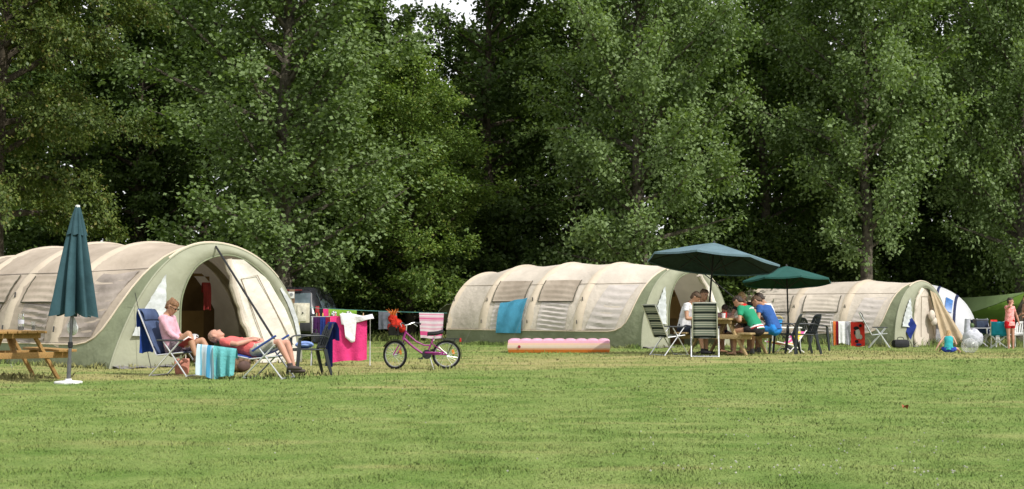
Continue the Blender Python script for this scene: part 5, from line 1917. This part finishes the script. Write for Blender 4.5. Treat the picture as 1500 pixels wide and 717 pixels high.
def parasol(label, base, apex, R_, drop, mat, under, n=8, spin=.2, pole_mat=BLACK):
    o = empty('open_parasol', base, 0, label, 'parasol')
    ax = (apex - base)
    H = ax.length
    M = ax.normalized().to_track_quat('Z', 'Y').to_matrix() @ Matrix.Rotation(spin, 3, 'Z')
    mb = MB(); mb.tube([(0, 0, 0), M @ Vector((0, 0, H * .985))], .022, 10); mb.build('pole', pole_mat, o)
    g = []
    for i in range(n * 6 + 1):
        a = 2 * PI * i / (n * 6)
        f = (i % 6) / 6
        rr2 = math.cos(PI / n) / math.cos((f - .5) * 2 * PI / n)
        sagk = math.sin(PI * f)
        g.append([M @ Vector((R_ * q * rr2 * math.cos(a), R_ * q * rr2 * math.sin(a), H - drop * (q ** 1.08) - .03 * sagk * q * (1 - .2 * q))) for q in [j / 12 for j in range(13)]])
    mb = MB(); mb.sheet(g); cn = mb.build('canopy', mat, o)
    mb = MB(); mb.sheet([[p + M @ Vector((0, 0, -.012)) for p in row] for row in g]); mb.build('shaded_underside', under, cn)  # dark sheet added below the canopy, its colour stands in for shade
    mb = MB()
    g2 = []
    for row in g:
        g2.append([row[-1], row[-1] + M @ Vector((0, 0, -.045))])
    mb.sheet(g2); mb.build('valance', mat, cn)
    for k in range(n):
        a = 2 * PI * k / n
        tip = M @ Vector((R_ * .985 * math.cos(a), R_ * .985 * math.sin(a), H - drop - .012))
        mb = MB(); mb.tube([M @ Vector((0, 0, H - .02)), tip], .009, 5); rb = mb.build('rib', BLACK, o)
        mb = MB(); mb.tube([M @ Vector((.03 * math.cos(a), .03 * math.sin(a), H * .74)), M @ Vector((R_ * .5 * math.cos(a), R_ * .5 * math.sin(a), H - drop * .48 - .02))], .008, 5); mb.build('strut', BLACK, rb)
    mb = MB(); mb.lathe([(0, .05), (.02, .045), (.035, .0), (.04, -.03)], 12, M @ Vector((0, 0, H)), M); mb.build('finial', BLACK, o)
    mb = MB(); mb.lathe([(.0, 0), (.22, 0), (.22, .04), (.06, .07), (.03, .25), (0, .25)], 20); mb.build('base', plain('parasol_base_dark', (.05, .05, .05), .7), o)
    return o
CAN_BL = plain('parasol_blue', (.115, .185, .215), .7, .2, .1, 3, .008, 12, trans=.02)
CAN_GR = plain('parasol_green', (.02, .085, .072), .75, .2, .1, 3, .008, 12, trans=.02)
pb = tb(.05, -.55)
ap = at(1046, 356, pb.y + .32)
parasol('wide open blue parasol over the picnic table with six people', pb, ap, 1.55, .46, CAN_BL, plain('parasol_shade_blue', (.022, .045, .05), .8, .1), spin=.3)  # under colour darkened to paint the shade beneath the canopy
pb2 = on(1155, 36.5)
parasol('smaller open green parasol behind the group at the picnic table', pb2, at(1152, 390, 36.75), 1.22, .42, CAN_GR, plain('parasol_shade_green', (.010, .040, .032), .8, .1), spin=.1)  # under colour again carries painted shade

S = 1.06
bz = .465 * 1.08
facing_v = math.atan2(v_.y, v_.x)
facing_mv = facing_v + PI
def sit(label, a, b, face, **kw):
    d = dict(pz=bz + .085, lean=14, legs=[(-4, 8, -86, 0), (-2, 8, -80, 0)], hands=[(.42, .14, .80), (.42, -.14, .80)], head=(14, 0), bend=18, s=S)
    d.update(kw)
    return person(label, tb(a, b), face, **d)
sit('dark haired person in a white T-shirt sitting at the left bench of the picnic table', -.62, -.80, facing_v, hair=('short', H_BROWN), shirt=cloth('tee_white', (.78, .78, .80), .04), bottom=cloth('jeans_dark', (.03, .035, .05)), leglen=.9, skin=SKIN_T, lean=8, shoes=BLACK)
sit('brown haired person in a dark red top behind the white shirted one', .38, -.80, facing_v, hair=('bob', H_BROWN), shirt=cloth('top_wine', (.22, .03, .03), .1), bottom=cloth('shorts_black', (.02, .02, .025)), skin=SKIN_T, s=S * 1.0, lean=0, bend=8, female=True, head=(4, -30))
sit('child in a pale pink top at the head of the picnic table', .98, -.55, facing_v - R(50), hair=('short', H_DARK), shirt=cloth('top_palepink', (.74, .50, .50), .2), bottom=cloth('shorts_navy', (.03, .04, .09)), skin=SKIN, s=.88, pz=.47)
JG = sit('dark haired person in a green football shirt leaning over the picnic table', -.50, .86, facing_mv - R(12), hair=('short', H_DARK), shirt=banded('shirt_green', [(0, (.03, .30, .16)), (.5, (.03, .32, .17))], 1, 1), bottom=cloth('shorts_charcoal', (.035, .03, .03)), skin=SKIN_T, lean=26, bend=16, head=(4, 10), sleeve=.6)
J = sit('person in a blue T-shirt and bright blue shorts sitting on the right bench', .36, .96, facing_mv - R(12), hair=('short', H_BROWN), shirt=cloth('tee_blue', (.045, .12, .36), .06), bottom=cloth('shorts_bright_blue', (.03, .22, .62), .06), skin=SKIN_T, lean=20, bend=20, head=(14, 20), shoes=plain('trainers_grey', (.12, .12, .12), .7))
sit('dark haired person in a white shirt beyond the blue shirted one', .80, .78, facing_mv - R(8), hair=('short', H_DARK), shirt=cloth('tee_white_far', (.78, .78, .79), .04), bottom=cloth('shorts_sand', (.35, .3, .22)), skin=SKIN_T, lean=14, bend=14)
# red yoke and white hem of the football shirt
gsp = (JG['waist'] - JG['pel']).normalized(); gs2 = (JG['nb'] - JG['chest']).normalized()
mb = MB(); rings(mb, [JG['nb'] - gs2 * .085, JG['nb'] - gs2 * .03, JG['nb'] + gs2 * .03], [(.185, .108), (.135, .088), (.070, .070)], Vector((0, 1, 0)), 16, False, False); mb.build('collar', T_RED, JG['ob'])
for d0, mt in ((-.045, T_WHITE), (-.012, T_RED), (.012, T_WHITE)):
    mb = MB(); rings(mb, [JG['pel'] + gsp * d0, JG['pel'] + gsp * (d0 + .03)], [(.212, .158), (.210, .156)], Vector((0, 1, 0)), 20, False, False); mb.build('hem_band', mt, JG['ob'])
mb = MB(); mb.ell(JG['sho'].lerp(JG['chest'], .5) + Vector((-.115, 0, .04)), (.012, .10, .06), M=Matrix.Rotation(-.5, 3, 'Y')); mb.build('print', T_WHITE, JG['ob'])
sit('fair haired boy in a dark top facing us across the picnic table', 1.22, .02, trz + PI, hair=('bob', H_BLOND), shirt=cloth('top_charcoal', (.04, .042, .05), .1), bottom=cloth('shorts_grey', (.15, .15, .15)), skin=SKIN, s=1.0, lean=16, bend=14, pz=.66, legs=[(-10, 10, -88, 0), (-10, 10, -85, 0)], hands=[(.45, .15, .86), (.45, -.2, .86)])
stool = empty('camp_stool', tb(1.27, .02), trz, 'folding stool under the fair haired boy at the end of the table', 'stool')
mb = MB(); mb.box((0, 0, .54), (.34, .34, .03), None, .01); mb.build('seat', NAVY_PL, stool)
for a, b in ((1, 1), (1, -1), (-1, 1), (-1, -1)):
    mb = MB(); mb.tube([(.15 * a, .15 * b, .53), (-.17 * a, .15 * b, 0)], .012, 6); mb.build('leg', SILVER, stool)
# cups and a bowl on the table
PINKP = plain('plastic_pink', (.75, .12, .30), .4, .4)
BLUEP = plain('plastic_blue', (.02, .26, .60), .35, .4)
YELP = plain('plastic_yellow', (.75, .60, .15), .4, .4)
for (a, b, r, h, mt, lb) in ((-.5, .1, .045, .11, T_WHITE, 'white cup at the near end of the picnic table'), (.15, -.12, .05, .13, T_RED, 'red cup in the middle of the picnic table'), (.5, .15, .045, .12, YELP, 'yellow cup near the far end of the picnic table')):
    mb = MB(); mb.lathe([(0, 0), (r * .8, 0), (r, h), (r * .9, h), (r * .72, .008), (0, .008)], 16)
    o = mb.build('cup', mt, loc=tb(a, b, .755 * 1.08)); tag(o, lb, 'cup')

# striped recliners
recliner('empty striped reclining chair set at an angle left of the picnic group', on(978, 30.4), R(28), 24, STRIPE)
recliner('striped reclining chair seen from behind in front of the picnic group', on(1032, 29.4), R(82), 14, STRIPE)
for o_ in [q for q in bpy.data.objects if q.name.startswith('reclining_chair') and q.location.y > 29 and q.location.y < 31]: o_.scale = (.97, .97, .97)

# dark plastic armchairs on the right of the table
plastic_chair('dark plastic armchair turned towards the picnic table, nearest its bench', on(1147, 31.4), R(160), group=None, s=1.06)
plastic_chair('dark plastic armchair facing away with its slatted back to the right', on(1174, 31.2), R(190), s=1.06)
plastic_chair('dark plastic armchair standing farther back under the green parasol', on(1192, 36.0), R(20), s=1.02)

# small white table with blue bucket; pink bucket on the bench; beach things
def bucket(label, p, r, h, mat, hm):
    o = empty('bucket', p, 0, label, 'bucket')
    mb = MB(); mb.lathe([(0, 0), (r * .72, 0), (r, h), (r * 1.06, h), (r * 1.06, h - .02), (r * .97, h - .02), (r * .70, .01), (0, .01)], 22); mb.build('bucket_body', mat, o)
    mb = MB(); mb.tube(cat_pts([(-r, 0, h), (-r * .8, 0, h + r * .45), (0, 0, h + r * .75), (r * .8, 0, h + r * .45), (r, 0, h)], 4), .008, 6); mb.build('handle', hm, o)
WT = on(1147, 34.2)
o = empty('camping_table', WT, R(8), 'small white camping table with a blue bucket behind the bench', 'table')
mb = MB(); mb.box((0, 0, .60), (.80, .50, .03), None, .01); mb.build('tabletop', WHITE_PL, o)
for a in (-.34, .34):
    for b in (-.2, .2):
        mb = MB(); mb.tube([(a, b, .59), (a * 1.08, b * 1.1, 0)], .013, 6); mb.build('leg', SILVER, o)
bucket('blue bucket with a yellow handle on the white camping table', WT + Vector((-.16, -.05, .615)), .13, .19, BLUEP, YELP)
bucket('pink bucket standing on the end of the picnic bench', tb(.86, .75, .445 * 1.08 + .022), .12, .20, PINKP, PINKP)
BEACH = plain('beach_print', (.8, .5, .1), .85, .1, .2, 3)
m, t, out = newmat('beach_print')
tc = nd(t, 'TexCoord'); vo = nd(t, 'TexVoronoi'); vo.inputs['Scale'].default_value = 9
t.links.new(tc.outputs['Object'], vo.inputs['Vector'])
r_ = ramp(t, [(0, (.75, .12, .35)), (.3, (.75, .60, .08)), (.55, (.78, .76, .70)), (.75, (.70, .20, .06))], 'CONSTANT')
sp_ = nd(t, 'SeparateColor'); t.links.new(vo.outputs['Color'], sp_.inputs[0]); t.links.new(sp_.outputs[0], r_.inputs[0])
BEACH = finish(m, t, out, r_.outputs[0], .85, .1, trans=.1)
LB_ = on(1148, 33.2)
o = empty('beach_chair', LB_, R(200), 'low white beach chair with a bright flowery cover behind the dark armchairs', 'chair')
mb = MB(); mb.sheet([[Vector((x, -.26 + .52 * j / 6, z)) for j in range(7)] for x, z in ((-.42, .50), (-.25, .30), (-.1, .2), (.1, .2), (.35, .26))]); mb.build('sling', BEACH, o, solid=.02)
for q in (1, -1):
    mb = MB(); mb.tube([(-.45, .28 * q, .54), (-.15, .28 * q, .18), (.05, .28 * q, 0)], .014, 6); mb.build('leg', WHITE_PL, o)
    mb = MB(); mb.tube([(.38, .28 * q, .27), (-.1, .28 * q, .17), (-.38, .28 * q, 0)], .014, 6); mb.build('leg', WHITE_PL, o)

# ------------------------------------------------------------------ right group
RK2 = on(1240, 44)
o2 = rack('low drying rack with a row of towels at the side of the farthest tunnel tent', RK2, R(-4), .98, .45, .80)
def rk2(x): return RK2 + Vector((x, -.225, .815))
def h2(x0, x1, fr, mat, lb, **k): return hang('beach_towel', rk2(x0), rk2(x1), fr, .4, mat, lb, 'towel', .014, 1.5, .04, **k)
h2(-.50, -.42, .76, T_ORANGE, 'orange towel at the left end of the far drying rack')
h2(-.42, -.34, .76, T_MAROON, 'maroon towel beside the orange one on the far drying rack', seed=1)
h2(-.33, -.12, .70, T_WHITE, 'white towel on the far drying rack left of the grey one', seed=2)
h2(-.11, .03, .74, cloth('towel_grey', (.40, .40, .44), .15), 'grey towel on the far drying rack between white and red', seed=3)
REDT = cloth('towel_poppy', (.70, .05, .035))
o = h2(.06, .50, .80, REDT, 'poppy red towel with grey and black shapes on the far drying rack', seed=4)
TWP = [plain('print_grey', (.42, .38, .34), .9, .05), BLK, plain('print_navy', (.04, .06, .16), .9, .05)]
for (x, z, a, b, k) in ((.21, -.40, .085, .17, 0), (.17, -.22, .09, .06, 1), (.30, -.14, .05, .05, 1), (.30, -.50, .055, .08, 0), (.18, -.64, .06, .05, 1), (.24, -.74, .09, .04, 2), (.12, -.36, .03, .07, 1)):
    mb = MB(); mb.ell((x, -.045, z), (a, .012, b), 16, 8); mb.build('print_patch', TWP[k], o)
recliner('striped reclining chair standing beside the far drying rack', on(1285, 43.6), R(-12), 28, STRIPE)
# blue cloth by the front of tent three
q0 = at(1334, 463, 45.9); 
mb = MB()
cs = [at(1334, 463, 45.9), at(1343, 477, 46.0), at(1334, 498, 45.7), at(1326, 484, 45.7)]
g = [[(cs[0].lerp(cs[1], i / 8)).lerp(cs[3].lerp(cs[2], i / 8), j / 8) + Vector((0, .03 * math.sin(i * 1.1 + j), 0)) - q0 for j in range(9)] for i in range(9)]
mb.sheet(g)
o = mb.build('beach_towel', T_NAVY, loc=q0)
tag(o, 'dark blue cloth hung cornerwise beside the door of the farthest tunnel tent', 'towel')
o = empty('holdall', on(1318, 44.4), .2, 'black holdall on the grass at the corner of the farthest tunnel tent', 'bag')
mb = MB(); mb.box((0, 0, .14), (.55, .28, .26), None, .10); mb.build('bag_body', plain('holdall_black', (.02, .02, .024), .7), o)
mb = MB(); mb.tube(cat_pts([(-.12, 0, .26), (-.08, 0, .34), (.08, 0, .34), (.12, 0, .26)], 4), .012, 6); mb.build('bag_handle', BLACK, o)

# child on the grass
CH = on(1388, 37.6)
JC = person('blond child in turquoise and blue sitting on the grass, seen from behind', CH, R(70), .10, 16,
            [(8, 25, -16, 10), (6, 25, -14, 10)], [(-.02, .36, .05), (.3, -.12, .25)], head=(16, -10), bend=16, skin=SKIN, hair=('long', H_BLOND), shirt=cloth('top_turquoise', (.05, .42, .45), .1), sleeve=.0,
            bottom=cloth('skirt_blue', (.04, .08, .42), .35), leglen=.7, s=.70, female=True, curls=(15, 30))
# clear inflatable ball
m, t, out = newmat('clear_vinyl')
tr = nd(t, 'BsdfTransparent'); gl = nd(t, 'BsdfGlossy'); gl.inputs['Roughness'].default_value = .08
df = nd(t, 'BsdfDiffuse'); df.inputs[0].default_value = (.75, .75, .78, 1)
lw = nd(t, 'LayerWeight'); lw.inputs[0].default_value = .35
nz = noise(t, 7, 3)
f_1 = math_(t, 'MULTIPLY', math_(t, 'ADD', lw.outputs[1], .25), .55)
mx = nd(t, 'MixShader'); mx.inputs[0].default_value = .5
t.links.new(gl.outputs[0], mx.inputs[1]); t.links.new(df.outputs[0], mx.inputs[2])
m2 = nd(t, 'MixShader')
t.links.new(f_1, m2.inputs[0]); t.links.new(tr.outputs[0], m2.inputs[1]); t.links.new(mx.outputs[0], m2.inputs[2]); t.links.new(m2.outputs[0], out.inputs[0])
VIN = m
bl = on(1419, 38)
o = empty('inflatable_ball', bl + Vector((0, 0, .20)), .4, 'clear inflatable ball lying on the grass beside the child', 'ball')
mb = MB(); mb.ell((0, 0, 0), (.23, .23, .20), 24, 14); mb.build('vinyl_shell', VIN, o)
mb = MB()
for k in range(6):
    a = PI * k / 6
    mb.tube([Vector((.232 * math.cos(a) * math.cos(q), .232 * math.sin(a) * math.cos(q), .202 * math.sin(q))) for q in np.linspace(-PI / 2, PI / 2 + PI, 25)], .0025, 4, caps=False)
mb.build('seams', plain('seam_white', (.7, .7, .72), .5), o)
mb = MB(); mb.ell((0, 0, .198), (.03, .03, .008)); mb.build('valve', WHITE_PL, o)
# pale sack by the white tent
mb = MB()
mb.ell((0, 0, .28), (.34, .28, .30), 24, 16)
mb.v = [tuple(Vector((v[0] * (1 + .15 * mnoise.noise(Vector(v) * 6)), v[1] * (1 + .15 * mnoise.noise(Vector(v) * 6 + Vector((4, 0, 0)))), max(0, v[2] * (1 + .25 * mnoise.noise(Vector(v) * 5)))))) for v in mb.v]
o = mb.build('canvas_sack', plain('sack_pale_grey', (.52, .53, .58), .8, .1, .1, 4, .03, 9), loc=on(1424, 45.5))
tag(o, 'crumpled pale grey sack at the foot of the white tent', 'sack')
mb = MB(); mb.tube([(-.2, 0, .5), (-.18, .0, .95)], [.10, .085], 12); mb.build('rolled_mat', plain('mat_grey', (.45, .46, .52), .8), o)

# green tarp
TARP = plain('tarp_green', (.36, .49, .22), .7, .2, .06, 1.5, .02, 3, trans=.3)
c1 = at(1393, 437, 54); c2 = at(1503, 428, 47.5); c3 = at(1419, 459, 51.5); c4 = at(1500, 466, 52)
TP0 = Vector((c2.x, c2.y, terrain(c2.x, c2.y)))
o = empty('tarp_shelter', TP0, 0, 'green tarpaulin shelter stretched from a pole above chairs', 'tarpaulin')
def tri(a, b, c, sag, n=12):
    g = []
    for i in range(n + 1):
        u = i / n
        row = []
        for j in range(n + 1):
            v = j / n
            p = a.lerp(b, u).lerp(a.lerp(c, u), v) if False else (a * (1 - u) + (b * (1 - v) + c * v) * u)
            p = p + Vector((0, 0, -sag * math.sin(PI * u) * (.4 + .6 * math.sin(PI * v))))
            row.append(p - TP0)
        g.append(row)
    return g
mb = MB(); mb.sheet(tri(c2, c1, c3, .10)); mb.build('roof_sheet', TARP, o)
c5 = at(1425, 490, 53); c6 = at(1476, 486, 53.5)
mb = MB()
mb.sheet([[(c3.lerp(c2, i / 10)).lerp(c5.lerp(c6, i / 10), j / 10) - TP0 + Vector((0, .12 * math.sin(PI * j / 10), -.06 * math.sin(PI * i / 10))) for j in range(11)] for i in range(11)])
mb.build('back_sheet', plain('tarp_green_deep', (.22, .38, .07), .7, .2, .08, 1.5, .02, 3, trans=.45), o)
mb = MB(); mb.tube([(0, 0, 0), (c2 - TP0)], .02, 8); mb.build('pole', SILVER, o)
mb = MB(); mb.tube([c2 - TP0, c2 - TP0 + Vector((1.6, -.6, -(c2.z - TP0.z)))], .006, 4); mb.build('guy_rope', WHITE_PL, o)
mb = MB(); mb.tube([c3 - TP0, c3 - TP0 + Vector((-.25, -.9, -(c3.z - TP0.z)))], .006, 4); mb.build('guy_rope', WHITE_PL, o)

def camp_chair(label, loc, rz, mat, s=1.0):
    o = empty('folding_chair', loc, rz, label, 'chair')
    o.scale = (s, s, s)
    mb = MB(); mb.sheet([[Vector((-.22 - .10 * j / 8 - .03 * math.sin(PI * i / 6), -.24 + .48 * i / 6, .42 + .45 * j / 8)) for j in range(9)] for i in range(7)]); mb.build('backrest', mat, o, solid=.012)
    mb = MB(); mb.sheet([[Vector((-.22 + .44 * j / 6, -.24 + .48 * i / 6, .42 - .03 * math.sin(PI * i / 6))) for j in range(7)] for i in range(7)]); mb.build('seat', mat, o, solid=.012)
    for q in (1, -1):
        for x in (.20, -.20):
            mb = MB(); mb.tube([(x, .25 * q, .42), (x * 1.1, -.27 * q, .0)], .012, 6); mb.build('leg', SILVER, o)
        mb = MB(); mb.tube([(-.22, .25 * q, .40), (-.33, .25 * q, .90)], .012, 6); mb.build('back_post', SILVER, o)
        mb = MB(); mb.box((-.02, .27 * q, .62), (.44, .05, .025), None, .01); mb.build('armrest', BLACK, o)
    return o
TQ = plain('sling_turquoise', (.02, .28, .40), .8, .15, .1, 6, trans=.15)
NV = plain('sling_navy', (.02, .035, .075), .8, .15, .2, 6)
camp_chair('turquoise folding chair in front of the green tarpaulin', on(1461, 44.6), R(75), TQ)
camp_chair('navy folding chair in the shade of the tarp left of the turquoise one', on(1437, 46.8), R(50), NV, 1.05)
camp_chair('second navy folding chair under the tarp beside the cool box', on(1449, 48.3), R(-60), NV, 1.05)
plastic_chair('white plastic chair under the tarp behind the turquoise folding chair', on(1459, 46.6), R(200), WHITE_PL)
plastic_chair('white plastic armchair right of the standing woman', on(1491, 45.6), R(230), WHITE_PL)
CT = on(1437, 45.9)
o = empty('camping_table', CT, 0, 'grey camping table in the shade of the green tarp', 'table')
mb = MB(); mb.box((0, 0, .64), (.95, .55, .025), None, .008); mb.build('tabletop', plain('table_grey', (.45, .46, .48), .5), o)
for a in (-.42, .42):
    for b in (-.24, .24):
        mb = MB(); mb.tube([(a, b, .63), (-a * .6 if False else a * .9, b, 0)], .012, 6); mb.build('leg', SILVER, o)
o = empty('cool_box', CT + Vector((-.02, .05, .6535)), .1, 'dark cool box with a lid on the grey camping table', 'cool box')
mb = MB(); mb.box((0, 0, .12), (.42, .30, .24), None, .03); mb.build('box_body', plain('cool_box_navy', (.03, .045, .08), .5), o)
mb = MB(); mb.box((0, 0, .265), (.44, .32, .05), None, .02); mb.build('lid', plain('cool_box_lid', (.12, .13, .15), .5), o)
for dx, lb in ((.34, 'red cloth draped over the right end of the grey camping table'),):
    hang('garment', CT + Vector((dx - .12, -.20, .92)), CT + Vector((dx + .10, -.20, .92)), .26, .22, T_RED, lb, 'garment', .02, 2, .12)
mb = MB(); mb.ell((0, 0, .08), (.085, .085, .085), 16, 10)
o = mb.build('melon', plain('melon_green', (.10, .16, .06), .5), loc=CT + Vector((-.38, -.12, .648))); tag(o, 'round pale green melon on the left end of the grey camping table', 'melon')

WM = on(1478, 44.2)
person('woman in a pink top and red shorts standing with a hand at her face', WM, R(-60), .845, 0,
       [(-86, 3, -90, 0), (-86, 3, -90, 0)], [(.10, .36, .76), (.14, -.06, 1.44)], head=(0, 20), bend=2, skin=SKIN_R, hair=('short', H_DARK), female=True, s=.95, bag=1.22, shirt_hem=.12,
       shirt=plain('top_pink_print', (.72, .34, .33), .9, .1, .4, 22, .01, 30, dark=(.62, .16, .15)), sleeve=.5, bottom=cloth('shorts_red', (.62, .02, .03), .08), leglen=.42, poles=[(-.4, .9, -.1), (.2, -.9, -.5)])
person('bare chested person in dark shorts at the right edge of the scene', on(1505, 44.6), R(190), .90, 2,
       [(-86, 3, -90, 0), (-86, 3, -90, 0)], [(.22, .2, 1.05), (.22, -.2, 1.05)], bend=2, skin=SKIN_T, hair=('short', H_BROWN), bottom=cloth('shorts_purple', (.05, .03, .09), .1), leglen=.6)

# fallen leaf on the lawn
mb = MB(); mb.sheet([[Vector((.07 * u - .035, .04 * v * math.sin(PI * (.1 + .8 * u)), .03 + .03 * abs(v) + .015 * math.sin(4 * u))) for v in (-1, 0, 1)] for u in (0, .25, .5, .75, 1)])
o = mb.build('fallen_leaf', plain('leaf_dry_red', (.30, .09, .04), .8), loc=gnd(1326, 603), rz=.6); tag(o, 'curled reddish brown dead leaf lying on the open lawn', 'leaf')

# longer tufts left by the mower along the tents, chairs and tables
def tufts(a, b, n, spread, h):
    a, b = Vector(a), Vector(b)
    u = rng.random(n)
    x = a.x + (b.x - a.x) * u + rng.normal(0, spread, n)
    y = a.y + (b.y - a.y) * u + rng.normal(0, spread, n)
    return grow(x, y, h, .016)
for T_, Tsh in ((T1_, T1), (T2_, T2), (T3_, T3)):
    M = Matrix.Rotation(PHI - PI / 2, 3, 'Z')
    def wp(x, y): return Vector(T_.location) + M @ Vector((x, y, 0))
    for s0 in np.arange(0, Tsh.L, .9):
        EDGE.append(tufts(wp(-s0, -Tsh.W / 2 - .06), wp(-s0 - .9, -Tsh.W / 2 - .06), int(rng.integers(60, 260)), .07, .085))
    EDGE.append(tufts(wp(.12, -Tsh.W / 2), wp(.12, Tsh.W / 2), 300, .08, .07))
for k in range(26):                            # rank grass along the edge of the wood
    a_ = on(-60 + 1620 * k / 26, 46.5 + random.uniform(-.5, 1.5))
    b_ = on(-60 + 1620 * (k + 1) / 26, 46.5 + random.uniform(-.5, 1.5))
    EDGE.append(tufts(a_, b_, int(rng.integers(250, 600)), .55, .22))
for p_, n_ in ((pt, 260), (TC, 300), (MC, 200), (PC, 120), (RB, 100), (AB, 250)):
    EDGE.append(tufts(p_ + Vector((-.5, -.3, 0)), p_ + Vector((.5, .3, 0)), n_, .3, .075))
o = bpy.data.objects.new('grass', fastmesh('grass', np.concatenate(GR_ALL + EDGE), 5, GRASS))
COL.objects.link(o)
tag(o, 'short mown lawn grass with dry patches', kind='stuff')
bpy.data.scenes.remove(TMP)
